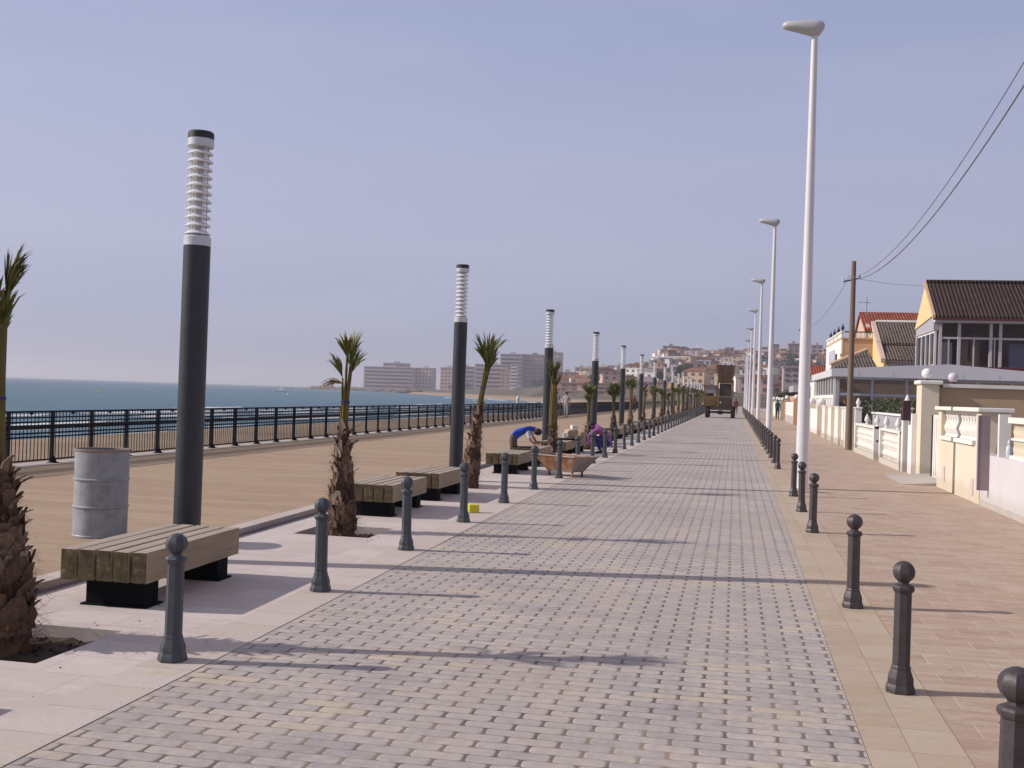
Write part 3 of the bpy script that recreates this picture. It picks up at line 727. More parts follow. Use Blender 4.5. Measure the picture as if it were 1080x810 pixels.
# ------------------------------------------------------------------ palms
def palm_proto(seed,h,th,r0,lean,spread=.5,nleaf=9,stalk_r=.018,dry=2,curve=0,detail=1.0,leaflen=.42,droop_=.15,fanw=.5,bund=.035):
    rg=random.Random(seed); root=empty('palm_tree')
    top=Vector((lean[0],lean[1],h*.80))
    def axis(z):
        t=z/(h*.8); return Vector((lean[0]*t+curve*t*(1-t)*2,lean[1]*t,z))
    def rad(z):
        t=min(1,z/th); return r0*(1-.12*t)*(1-.62*sst(.25,1.0,t))+.012*math.sin(z*23+seed)
    m=MB(); n=18; K=26; vs=[]
    for i in range(K+1):
        z=th*i/K-.06*(i==0); c=axis(max(z,0)); rr=rad(max(z,0))
        for k in range(n):
            a=2*math.pi*k/n; q=rr*(.80+.22*noise.noise(Vector((math.cos(a)*2.2+seed,math.sin(a)*2.2,z*9)))); vs.append((c.x+q*math.cos(a),c.y+q*math.sin(a),z))
    fs=[(i*n+k,i*n+(k+1)%n,(i+1)*n+(k+1)%n,(i+1)*n+k) for i in range(K) for k in range(n)]+[tuple(K*n+k for k in range(n))]
    m.add(vs,fs,0)
    # old leaf bases, spirally set
    nb=int(140*detail**.6)
    for j in range(nb):
        z=th*(.03+.95*j/nb)+rg.uniform(-.02,.02); a=j*2.399+rg.uniform(-.2,.2); c=axis(z); rr=rad(z)*.86
        t=z/th; L=rg.uniform(.08,.16)*(1.0 if t<.45 else 1.15); w=rg.uniform(.035,.075)*(1.25-.55*t)*(r0/.2)
        out=Vector((math.cos(a),math.sin(a),0)); tn=Vector((-math.sin(a),math.cos(a),0))
        o1=rg.uniform(-.05,.30)
        if rg.random()<(.10 if t<.5 else .3): o1=rg.uniform(.6,1.5); w*=.6
        p0=c+out*rr*.85; d1=(out*o1*.55+Vector((0,0,1))).normalized(); d2=(out*o1*1.5+Vector((0,0,.8))+tn*rg.uniform(-.3,.3)).normalized()
        p1=p0+d1*L*.6; p2=p1+d2*L*.5
        thk=.010
        v=[p0-tn*w,p0+tn*w,p1+tn*w*.75,p1-tn*w*.75,p2+tn*w*.35,p2-tn*w*.35]
        v2=[q+out*thk*(1.7 if i<2 else 1.2) for i,q in enumerate(v)]
        m.add(v+v2,[(0,1,2,3),(3,2,4,5),(7,6,9,8),(8,9,11,10),(1,0,6,7),(2,1,7,8),(4,2,8,10),(5,4,10,11),(3,5,11,9),(0,3,9,6)],1)
    for j in range(int(560*detail)):
        z=th*rg.random()**(1.7 if j%2 else .9); a=rg.uniform(0,6.283); c=axis(z); rr=rad(z)*.9
        out=Vector((math.cos(a),math.sin(a),0)); tn=Vector((-math.sin(a),math.cos(a),0))
        p=c+out*rr; L=rg.uniform(.04,.11)*(1.7 if z<th*.25 and rg.random()<.25 else 1); d=(out*rg.uniform(.3,1.2)+Vector((0,0,rg.uniform(-.9,.9)))+tn*rg.uniform(-.7,.7)).normalized()
        q=p+d*L; q2=q+(d+Vector((0,0,-.7))).normalized()*L*.6; w=.0028
        m.add([p-tn*w,p+tn*w,q+tn*w,q-tn*w,q2],[(0,1,2,3),(3,2,4)],2)
    m.build('trunk',[M['bark'],M['boot'],M['fibre']],root,fix=False)
    ct=axis(th)
    hub=[]
    for j in range(nleaf):
        a=j*2.399+rg.uniform(-.3,.3); o=Vector((math.cos(a),math.sin(a),0)); zt=h*rg.uniform(.70,.86)
        mid=axis((th+zt)*.5)+o*.025; end=axis(min(zt,h*.8))+Vector((0,0,max(0,zt-h*.8)))+o*(.03+.05*spread)
        MB().tube([axis(th*.86)+o*bund,ct+o*bund,mid+o*(bund-.03),end],[stalk_r*1.7,stalk_r*1.4,stalk_r*1.1,stalk_r*.75],6,flat=.7).build('stalk',M['stalk'],root,smooth=True)
        hub.append((end,a))
    tz=th+(h*.8-th)*.45
    c=axis(tz); MB().lathe([(.05,-.012),(.058,-.010),(.058,.010),(.05,.012)],12,c=c).build('tie_band',M['tie'],root)
    m=MB()
    def fan(base,direc,plane,L,half,nb,mi,droop=0.,cutp=.0):
        d0=direc.normalized(); side=plane.cross(d0).normalized(); nrm=side.cross(d0).normalized()
        for k in range(nb):
            u=(k+.5)/nb*2-1; an=half*u+rg.uniform(-.05,.05)
            d=(d0*math.cos(an)+side*math.sin(an)+nrm*rg.uniform(-.12,.12)).normalized()
            LL=L*(1-.15*abs(u))*rg.uniform(.75,1.08)
            if rg.random()<cutp: LL*=rg.uniform(.6,.8)
            w=.0105*L/.42*rg.uniform(.8,1.3); wv=(side*math.cos(an)-d0*math.sin(an)).normalized()
            p0=base; p1=base+d*LL*.5+nrm*.004; dn=Vector((0,0,-1)); p2=p1+(d+dn*(droop*.6+rg.uniform(0,.15))).normalized()*LL*.3; p3=p2+(d+dn*(droop*1.6+rg.uniform(0,.5))).normalized()*LL*.22
            fold=nrm*w*.6
            v=[p0-wv*w*.3,p0+wv*w*.3,p1-wv*w,p1+fold,p1+wv*w,p2-wv*w*.8,p2+fold,p2+wv*w*.8,p3]
            m.add(v,[(0,3,2),(0,1,3),(1,4,3),(2,3,6,5),(3,4,7,6)],mi); m.add([v[5],v[6],v[7],v[8]],[(0,1,3),(1,2,3)],1 if rg.random()<.4 else mi)
    for j,(e,a) in enumerate(hub):
        tilt=rg.uniform(.05,.25)+spread*rg.uniform(.1,1.1)
        o=Vector((math.cos(a),math.sin(a),0)); d=Vector((0,0,1))*math.cos(tilt)+o*math.sin(tilt)
        pl=(o+Vector((rg.uniform(-.5,.5),rg.uniform(-.5,.5),0))).normalized()
        fan(e,d,pl,leaflen*rg.uniform(.85,1.15),fanw*rg.uniform(.6,1.3),int(15*min(1.3,detail))+3,0,droop_,.35)
        fan(e+d*.03,d,o.cross(Vector((0,0,1))),leaflen*rg.uniform(.6,.9),.8*fanw,int(7*min(1.3,detail))+2,0,droop_+.1,.4)
    m.build('crown',[M['leaf'],M['leafdry']],root,fix=False)
    if dry:
        m=MB()
        for j in range(dry):
            a=rg.uniform(2.2,4.2) if j<2 else rg.uniform(0,6.28); o=Vector((math.cos(a),math.sin(a),0)); b=axis(h*.72)+o*.04
            fan(b,(o+Vector((0,0,rg.uniform(.0,.6)))),Vector((0,0,1)),leaflen*1.0,.35,7,1,1.3)
        m.build('dry_leaf',[M['leaf'],M['leafdry']],root,fix=False)
    return root
def at_lean(px_base,px_top,Y,z): 
    a=at_y(px_base,hor(px_base),Y); b=at_y(px_top,hor(px_top),Y); return b.x-a.x
plabels=['nearest palm at left edge, dark shaggy base, cut top','second palm, thin green stalk with one yellow drooping leaf','third palm leaning right with leaves swept to one side','fourth palm, thick straight orange-brown stem behind the skip','fifth palm, short bright green tuft left of fourth lamp column','sixth palm with round dark green crown','seventh palm from the near end of the row','eighth palm from the near end of the row']
def pos_px(x,Y): p=at_y(x,hor(x),Y); return p.x
specs=[
 dict(x=-4.66,y=6.2,seed=11,h=2.70,th=1.12,r0=.29,lean=(-.045,0),spread=.30,nleaf=10,stalk_r=.026,dry=1,detail=1.7,leaflen=.33,fanw=.35),
 dict(x=-4.50,y=12.15,seed=5,h=2.46,th=1.22,r0=.19,lean=(.0,0),spread=.42,nleaf=6,stalk_r=.019,dry=3,curve=-.06,leaflen=.36,fanw=.45),
 dict(x=-4.60,y=18.85,seed=8,h=2.84,th=1.42,r0=.18,lean=(.27,0),spread=.40,nleaf=7,stalk_r=.02,dry=0,curve=-.10,leaflen=.55,fanw=.4),
 dict(x=-4.53,y=27.35,seed=21,h=2.65,th=1.0,r0=.18,lean=(-.02,0),spread=.12,nleaf=11,stalk_r=.042,bund=.07,dry=0,leaflen=.46,fanw=.3),
 dict(x=-4.50,y=33.9,seed=31,h=2.12,th=.75,r0=.17,lean=(0,0),spread=.42,nleaf=8,stalk_r=.022,dry=0,leaflen=.40,fanw=.6,droop_=.3),
 dict(x=-4.47,y=41.0,seed=41,h=2.42,th=.95,r0=.165,lean=(-.03,0),spread=1.0,nleaf=16,stalk_r=.018,dry=0,leaflen=.37,fanw=.7,droop_=.25),
]
protos=[]
G_='young transplanted palms in square pits'
for i,s in enumerate(specs):
    x,y=s.pop('x'),s.pop('y'); o=palm_proto(**s); o.location=(x,y,-.03); tag(o,plabels[i],'palm',G_); protos.append(o)
var=[palm_proto(seed=61,h=2.5,th=.9,r0=.15,lean=(.08,0),spread=.7,nleaf=10,stalk_r=.02,dry=1,leaflen=.42,fanw=.6,droop_=.2,detail=.6),
     palm_proto(seed=73,h=2.3,th=1.0,r0=.16,lean=(-.07,.03),spread=.3,nleaf=7,stalk_r=.024,dry=0,leaflen=.36,fanw=.45,detail=.6),
     palm_proto(seed=88,h=2.7,th=.85,r0=.15,lean=(.03,-.04),spread=.9,nleaf=13,stalk_r=.018,dry=0,leaflen=.38,fanw=.65,droop_=.3,detail=.6)]
pool=[var[0],var[1],var[2],protos[5],protos[4],var[0],protos[3],var[2],protos[1]]; seen_=set()
for i,y in enumerate(palmY[6:]):
    src=pool[i%9]; o=src if (src in var and src.name not in seen_) else copy_tree(src); seen_.add(src.name); k=rnd.uniform(.92,1.22); o.scale=(k,k,k); o.location=(-4.47,y,-.04); o.rotation_euler=(0,0,rnd.uniform(0,6))
    lab=plabels[6+i] if i<2 else (f'small far palm, {ORD[6+i]} from the near end' if 6+i<14 else 'tiny palm among the farthest of the row')
    tag(o,lab,'palm',G_)
# ------------------------------------------------------------------ right side: garden walls
def part(name,mat,parent,*boxes,b=0):
    m=MB()
    for q in boxes:
        if b: m.bbox(*q,b)
        else: m.box(*q)
    return m.build(name,mat,parent)
def baluster_panel(parent,x0,x1,ya,yb,z0,z1,n,mat,name='baluster'):
    h=z1-z0; w=(yb-ya)/n; r=min(w*.42,.09)
    pr=[(r*.75,0),(r*.75,.05*h),(r*.45,.1*h),(r*.9,.28*h),(r,.36*h),(r*.45,.6*h),(r*.40,.72*h),(r*.62,.82*h),(r*.45,.86*h),(r*.75,.92*h),(r*.75,h)]
    o=MB().lathe(pr,10).build(name,mat,parent,smooth=50)
    for k in range(n):
        q=o if k==0 else o.copy()
        if k: C.objects.link(q)
        q.location=((x0+x1)/2,ya+w*(k+.5),z0)
# A: near pale wall with lattice balustrade
rt=empty('garden_wall'); tag(rt,'pale lilac garden wall with cream lattice balustrade, nearest on the right','wall')
part('wall',M['lilac_plaster'],rt,(4.25,4.47,8,20.24,-.05,.90))
part('base_course',M['concrete'],rt,(4.235,4.25,8,20.2,0,.10))
lw=empty('x'); bpy.data.objects.remove(lw)
m=MB()   # open lattice: rows of small arches with a rail at each level
for z0,z1 in ((.96,1.20),(1.235,1.47)):
    y=8.0
    while y<18.35:
        m.lathe([(.028,z0),(.02,z0+.03),(.034,z0+.10),(.018,z0+.17),(.03,z1)],8,c=(4.36,y+.05,0)); y+=.105
tag(m.build('lattice',M['cream'],rt,smooth=50),kind='stuff')
part('rail',M['white_cast'],rt,(4.29,4.43,8,18.42,.902,.96)); part('rail',M['white_cast'],rt,(4.31,4.41,8,18.4,1.2,1.235)); part('top_rail',M['white_cast'],rt,(4.27,4.45,8,18.46,1.47,1.56))
part('end_post',M['white_cast'],rt,(4.27,4.45,19.02,19.12,.902,1.60))
rt=empty('edge_panel'); tag(rt,'narrow brown-grey upright panel fixed edge-on to the pale wall','panel')
part('panel',simple('brown_grey_panel_paint',(.24,.19,.20),.7,.1),rt,(4.06,4.246,19.55,19.60,.30,1.57)); part('lit_edge',M['pinkframe'],rt,(4.045,4.058,19.54,19.61,.30,1.57))  # pale strip paints the sunlit look of the panel's narrow edge
o=MB().lathe([(.04,0),(.045,.02),(.055,.10),(.045,.18),(.022,.21),(.032,.25),(.015,.29),(.0,.30)],14,c=(4.36,18.72,.902)).build('garden_urn',M['vase'],smooth=50); tag(o,'small pale ceramic urn on the near garden wall','urn')
# B: cream wall with white balustrade window
rt=empty('garden_wall'); tag(rt,'cream garden wall topped by white coping and balusters, beside the gate','wall')
part('wall',M['cream'],rt,(4.24,4.50,20.246,24.3,-.05,1.02)); part('sill',M['white_cast'],rt,(4.19,4.54,20.7,23.9,1.022,1.10))
part('pier',M['cream'],rt,(4.243,4.70,20.25,20.62,1.023,1.62)); part('pier',M['cream'],rt,(4.243,4.50,23.95,24.29,1.023,1.62))
part('coping',M['white_cast'],rt,(4.17,4.78,20.17,24.36,1.622,1.70),b=.012)
baluster_panel(rt,4.26,4.46,20.66,23.92,1.102,1.62,13,M['white_cast'])
part('backing',M['white_plaster'],rt,(4.44,4.49,20.63,23.94,1.102,1.618))
part('hatch',M['pinkframe'],rt,(4.225,4.238,23.4,23.62,.18,.48)); part('hatch',M['pinkframe'],rt,(4.225,4.238,20.7,20.9,.12,.42))
# C: gate
rt=empty('garden_gate'); tag(rt,'white panelled gate between the cream wall and tall cream pillar','gate')
part('leaf',M['white_plaster'],rt,(4.50,4.54,24.5,26.4,.08,1.50)); part('side_post',M['white_cast'],rt,(4.46,4.56,24.36,24.47,0,1.52)); part('dark_bar',M['machine_dark'],rt,(4.48,4.52,26.42,26.50,.05,1.5))
part('rib',M['white_cast'],rt,*[(4.485,4.498,24.55+k*.23,24.60+k*.23,.12,1.46) for k in range(8)])
m=MB().prism([(3.55,0.005),(4.6,.005),(4.6,.09)],'y',24.4,27.4); tag(m.build('ramp',M['concrete']),'small grey concrete ramp at the garden gate','ramp',kind='structure')
# D: tall pillar, globes, ochre wall
rt=empty('gate_pillar'); tag(rt,'tall cream gate pillar with white cap beside the gate','pillar')
part('shaft',M['cream'],rt,(4.42,4.82,27.6,28.35,-.05,2.22)); part('cap',M['white_cast'],rt,(4.36,4.90,27.53,28.42,2.222,2.32),b=.02)
def globe(name,x,y,z,mat,lab,r=.13):
    g=empty(name,(x,y,z)); tag(g,lab,'garden lamp')
    MB().sphere((0,0,r*.93+.05),r,0,20,14).build('globe',mat,g,smooth=True); MB().lathe([(.06,0),(.06,.02),(.04,.03),(.045,.06)],12).build('holder',M['machine_dark'],g,smooth=40)
globe('globe_lamp',4.58,27.9,2.32,M['globe'],'white globe lamp on top of the tall cream pillar')
rt=empty('boundary_wall'); tag(rt,'high shaded ochre wall with white coping behind the cream wall','wall')
part('wall',M['ochre'],rt,(4.83,15,27.72,27.95,-.05,2.16)); part('coping',M['white_cast'],rt,(4.91,15,27.64,28.03,2.162,2.25))
globe('globe_lamp',5.17,27.84,2.25,M['pinkglobe'],'pinkish globe lamp on the white coping of the ochre wall',.12)
# mailbox + slim post
rt=empty('letter_box',(4.20,28.55,1.32)); tag(rt,'dark letter box hung beside the tall cream pillar','letter box')
MB().bbox(-.09,.10,-.16,.16,0,.5,.015).build('body',simple('dark_maroon_paint',(.03,.012,.016),.5,.2),rt); MB().box(-.097,-.091,-.10,.10,.38,.41).build('slot',M['black_base'],rt)
rt=empty('white_pier'); tag(rt,'plain white pier carrying the letter box','pier'); part('pier',M['white_plaster'],rt,(4.31,4.415,28.2,28.8,-.05,1.50)); 
# E: white balustrade fences with pointed finials
def finial(parent,x,y,z,s=1):
    pr=[(.05,0),(.06,.02),(.035,.045),(.03,.06),(.07,.10),(.075,.15),(.05,.22),(.02,.29),(0,.31)]
    return MB().lathe([(a*s,b*s) for a,b in pr],12,c=(x,y,z)).build('finial',M['white_cast'],parent,smooth=50)
def white_post(x,y,h,lab):
    r=empty('gate_post'); tag(r,lab,'post'); part('shaft',M['white_cast'],r,(x-.11,x+.11,y-.14,y+.14,-.05,h)); part('cap',M['white_cast'],r,(x-.14,x+.14,y-.17,y+.17,h+.002,h+.06),b=.015); finial(r,x,y,h+.06,1.1); return r
white_post(4.33,29.15,1.58,'slim white post with pointed finial by the letter box')
white_post(4.33,40.35,1.52,'slim white post with pointed finial beside the utility pole')
def white_fence(ya,yb,fins,lab):
    r=empty('precast_fence'); tag(r,lab,'fence')
    part('plinth',M['white_cast'],r,(4.20,4.46,ya,yb,-.05,.16)); part('top_rail',M['white_cast'],r,(4.21,4.45,ya,yb,.95,1.02))
    part('mid_rail',M['white_cast'],r,(4.26,4.40,ya,yb,.555,.605))
    w=(yb-ya)
    for z0,z1 in ((.162,.553),(.607,.948)): baluster_panel(r,4.24,4.42,ya+.03,yb-.03,z0,z1,int(w/.20),M['white_cast'])
    part('back_panel',M['white_plaster'],r,(4.40,4.44,ya+.02,yb-.02,.162,.948))
    for q in (ya+.12,yb-.12): part('pier',M['white_cast'],r,(4.19,4.47,q-.12,q+.12,.163,1.025))
    for f in fins: finial(r,4.33,f,1.02,1.15)
white_fence(29.4,33.4,[30.6,32.9],'white precast balustrade fence nearest the letter box')
white_fence(34.6,40.1,[35.0,37.6],'white precast balustrade fence nearest the utility pole')
rt=empty('inner_wall'); tag(rt,'low grey inner wall behind the white balustrade fence','wall'); part('wall',M['grey_plaster'],rt,(4.95,5.15,28.6,41.5,-.05,1.36)); part('coping',M['white_plaster'],rt,(4.90,5.2,28.6,41.5,1.362,1.42))
# hedge
def leaf_cloud(m,boxes,n,size,rg,mi=0):
    for x0,x1,y0,y1,z0,z1 in boxes:
        for k in range(n):
            p=Vector((rg.uniform(x0,x1),rg.uniform(y0,y1),z0+(z1-z0)*rg.random()**.8)); 
            a=Vector((rg.gauss(0,1),rg.gauss(0,1),rg.gauss(0,1))).normalized(); b=a.cross(Vector((rg.gauss(0,1),rg.gauss(0,1),rg.gauss(0,1)))).normalized(); s=size*rg.uniform(.5,1.3)
            m.add([p-a*s,p+b*s*.5,p+a*s,p-b*s*.5],[(0,1,2,3)],mi)
rg=random.Random(4); m=MB()
hb=[(5.3+rg.uniform(-.1,.1),6.6,28.8+k*1.45,28.8+k*1.45+1.9,1.0,1.75+.32*noise.noise(Vector((k*.7,0,0)))+rg.uniform(0,.15)) for k in range(14)]
leaf_cloud(m,hb,420,.055,rg)
for k in range(60):
    x,y=rg.uniform(5.4,6.4),rg.uniform(29,48); m.tube([(x,y,.0),(x+rg.uniform(-.2,.2),y+rg.uniform(-.2,.2),1.6)],.012,4,1)
hd=m.build('hedge',[M['hedge'],M['trunkfar']],fix=False); tag(hd,'leafy green hedge growing behind the white balustrade fences','hedge')
# F: white wall panels beyond the pole
ys=[42.6,45.6,48.8,52.2,55.7]
for i in range(4):
    r=empty('wall_panel'); tag(r,f'plain white wall bay, {ORD[i]} beyond the utility pole','wall','white wall bays beyond the utility pole')
    part('panel',M['white_plaster'],r,(4.26,4.38,ys[i]+.25,ys[i+1]-.002,.0,1.50)); part('pier',M['cream'],r,(4.12,4.42,ys[i],ys[i]+.245,-.05,1.58)); part('plinth',M['concrete'],r,(4.22,4.258,ys[i]+.25,ys[i+1]-.01,-.05,.22)); part('coping',M['white_cast'],r,(4.22,4.42,ys[i]+.25,ys[i+1]-.002,1.502,1.55))
# ------------------------------------------------------------------ utility poles and wires
def upole(x,y,h,lab):
    r=empty('utility_pole',(x,y,0)); tag(r,lab,'utility pole','wooden utility poles on the right')
    MB().lathe([(.115,-.35),(.112,1),(.10,4),(.082,h)],12).build('pole',M['wood_pole'],r,smooth=40)
    MB().tube([(-.35,0,h-.75),(0.25,0,h-.62)],.03,6).build('arm',M['machine_dark'],r)
    for dx in (-.34,.22):
        MB().lathe([(.02,0),(.045,.02),(.03,.05),(.045,.08),(.02,.12)],8,c=(dx,0,h-.74+(dx+.35)*.2)).build('insulator',M['vase'],r,smooth=50)
up1=upole(4.13,41.3,6.92,'tall weathered wooden utility pole by the white fence')
upole(pos_px(846,70.3),70.3,6.95,'distant wooden utility pole half hidden by the nearest street lamp')
def wire(pts,lab,r=.012):
    m=MB().tube(pts,r,5); o=m.build('overhead_cable',M['wire'],smooth=True); tag(o,lab,'cable','overhead cables from the utility pole'); return o
def cat_px(px,X,dx=0):
    out=[]
    for x,y in px:
        r=ray(x,y); t=X/r.x; out.append(Vector((X+dx,r.y*t,H+r.z*t)))
    return out
def smoothp(pts,n=6):
    out=[]
    for i in range(len(pts)-1):
        p0=pts[max(i-1,0)];p1=pts[i];p2=pts[i+1];p3=pts[min(i+2,len(pts)-1)]
        for k in range(n):
            t=k/n; out.append(.5*((2*p1)+(p2-p0)*t+(2*p0-5*p1+4*p2-p3)*t*t+(3*p1-p0-3*p2+p3)*t**3))
    out.append(pts[-1]); return out
def span(a,b,sag,n=24): return [Vector(a).lerp(Vector(b),t/n)-Vector((0,0,sag*4*(t/n)*(1-t/n))) for t in range(n+1)]
CABLE1=span((4.0,41.3,6.3),(4.3,11.5,8.35),1.22); CABLE2=span((4.2,41.3,6.25),(4.35,11.5,8.0),1.15)
wire(CABLE1,'upper of the two cables sweeping up to the right edge',.009); wire(CABLE2,'lower of the two cables sweeping up to the right edge',.014)
hx=at_y(975,300,60)
wire(span((4.2,41.3,6.3),(hx.x,60.5,hx.z),.08),'thin cable from the pole to the yellow gabled house',.008)
wire(span((4.0,41.3,6.4),(pos_px(846,70.3),70.3,6.3),.5),'thin cable from the near pole to the distant pole',.010)
# ------------------------------------------------------------------ glazed building
def glazed():
    Y=53.6; r=empty('glazed_pavilion'); tag(r,'low glazed pavilion with pale fascia behind the hedge','building')
    A=at_y(880,388,Y); xl=A.x
    def P(x,y): q=at_y(x,y,Y); return (q.x,q.z)
    top=[P(880,389),P(940,386.5),P(1000,384.5),P(1080,392),P(1150,398)]
    gb=2.97; xr=top[-1][0]
    pl=[(xl-.15,gb)]+[(xl-.15,top[0][1])]+top[1:]+[(xr,gb)]
    MB().prism(pl,'y',Y-.35,Y-.15).build('fascia',M['fascia'],r)
    m=MB()
    for k in range(9):
        x=xl+1.1+k*1.55; m.box(x-.012,x+.012,Y-.356,Y-.345,gb+.02,3.2)
    m.build('panel_joint',M['frame'],r)
    part('side_fascia',M['fascia'],r,(xl-.15,xl+.05,Y-.148,67,gb,top[0][1]-.02))
    MB().prism([(xl-.1,top[0][1]-.05)]+[(a,b-.04) for a,b in top[1:]]+[(xr,top[-1][1]-.10)]+[(a,b-.10) for a,b in top[:0:-1]]+[(xl-.1,top[0][1]-.11)],'y',Y-.14,57.3).build('roof',M['glass'],r)  # unseen roof, made of glass so sunlight brightens the interior
    part('roof_rear',M['grey_plaster'],r,(xl,9.0,57.31,67,gb+.05,top[0][1]-.06))
    part('back_wall',M['ochre'],r,(xl+.1,xr,57.4,57.6,-.05,gb)); part('floor_slab',M['concrete'],r,(xl,xr,Y,57.4,-.05,.1))
    part('sill_wall',M['grey_plaster'],r,(xl+.05,xr,Y,Y+.15,-.05,.8))
    rg=random.Random(3)
    for k in range(9):
        xx=xl+.8+k*1.25; part('cupboard',[M['tan'],M['ochre'],M['machine_brown'],M['paper']][k%4],r,(xx,xx+rg.uniform(.5,1.0),56.6,57.3,.1,rg.uniform(1.2,2.4)))
    # glass bays on the front
    x=xl+.15; k=0; w=1.55
    while x<xr-1:
        f=part('window',M['frame'],r,(x,x+.11,Y+.01,Y+.13,.8,gb),(x+.11,x+w,Y+.02,Y+.12,2.08,2.20),(x+.11,x+w,Y+.02,Y+.12,2.86,2.97))
        part('pane',M['glass'],f,(x+.11,x+w,Y+.06,Y+.08,.8,2.08),(x+.11,x+w,Y+.06,Y+.08,2.2,2.86)); x+=w
    y=Y+.2
    while y<66:
        f=part('window',M['white_plaster'],r,(xl,xl+.12,y,y+.12,.8,gb),(xl+.01,xl+.10,y+.12,y+1.6,1.95,2.10))
        part('pane',M['glass'],f,(xl+.05,xl+.07,y+.12,y+1.6,2.1,gb)); part('blind',M['lilac_plaster'],f,(xl+.04,xl+.08,y+.12,y+1.6,.8,1.95)); y+=1.6
    part('side_wall',M['lilac_plaster'],r,(xl+.02,xl+.14,Y+.16,66,-.05,.8))
glazed()
def tree_mesh(parent,h,cr,rg,dens=1400,leaf=.12,mat=None):
    m=MB().tube([(0,0,-.3),(rg.uniform(-.1,.1),0,h*.45),(0,0,h*.8)],[cr*.12,cr*.08,.03],7)
    for k in range(6):
        a=k*1.1; m.tube([(0,0,h*.4),(math.cos(a)*cr*.6,math.sin(a)*cr*.6,h*.72)],[cr*.05,.02],5)
    m.build('trunk',M['trunkfar'],parent,smooth=True)
    m=MB(); cl=[]
    for k in range(11):
        a=rg.uniform(0,6.28); q=cr*.62*rg.random()**.5; cl.append((Vector((math.cos(a)*q,math.sin(a)*q,h*.55+rg.uniform(0,.42)*h*.8)),cr*rg.uniform(.28,.5)))
    for k in range(dens):
        c,r0=rg.choice(cl); d=Vector((rg.gauss(0,1),rg.gauss(0,1),rg.gauss(0,.8))).normalized(); p=c+d*r0*rg.uniform(.55,1.05)
        a=Vector((rg.gauss(0,1),rg.gauss(0,1),rg.gauss(0,1))).normalized(); b=a.cross(d).normalized(); s=leaf*rg.uniform(.6,1.4)
        m.add([p-a*s,p+b*s*.6,p+a*s,p-b*s*.6],[(0,1,2,3)])
    m.build('crown',mat or M['farleaf'],parent,fix=False)
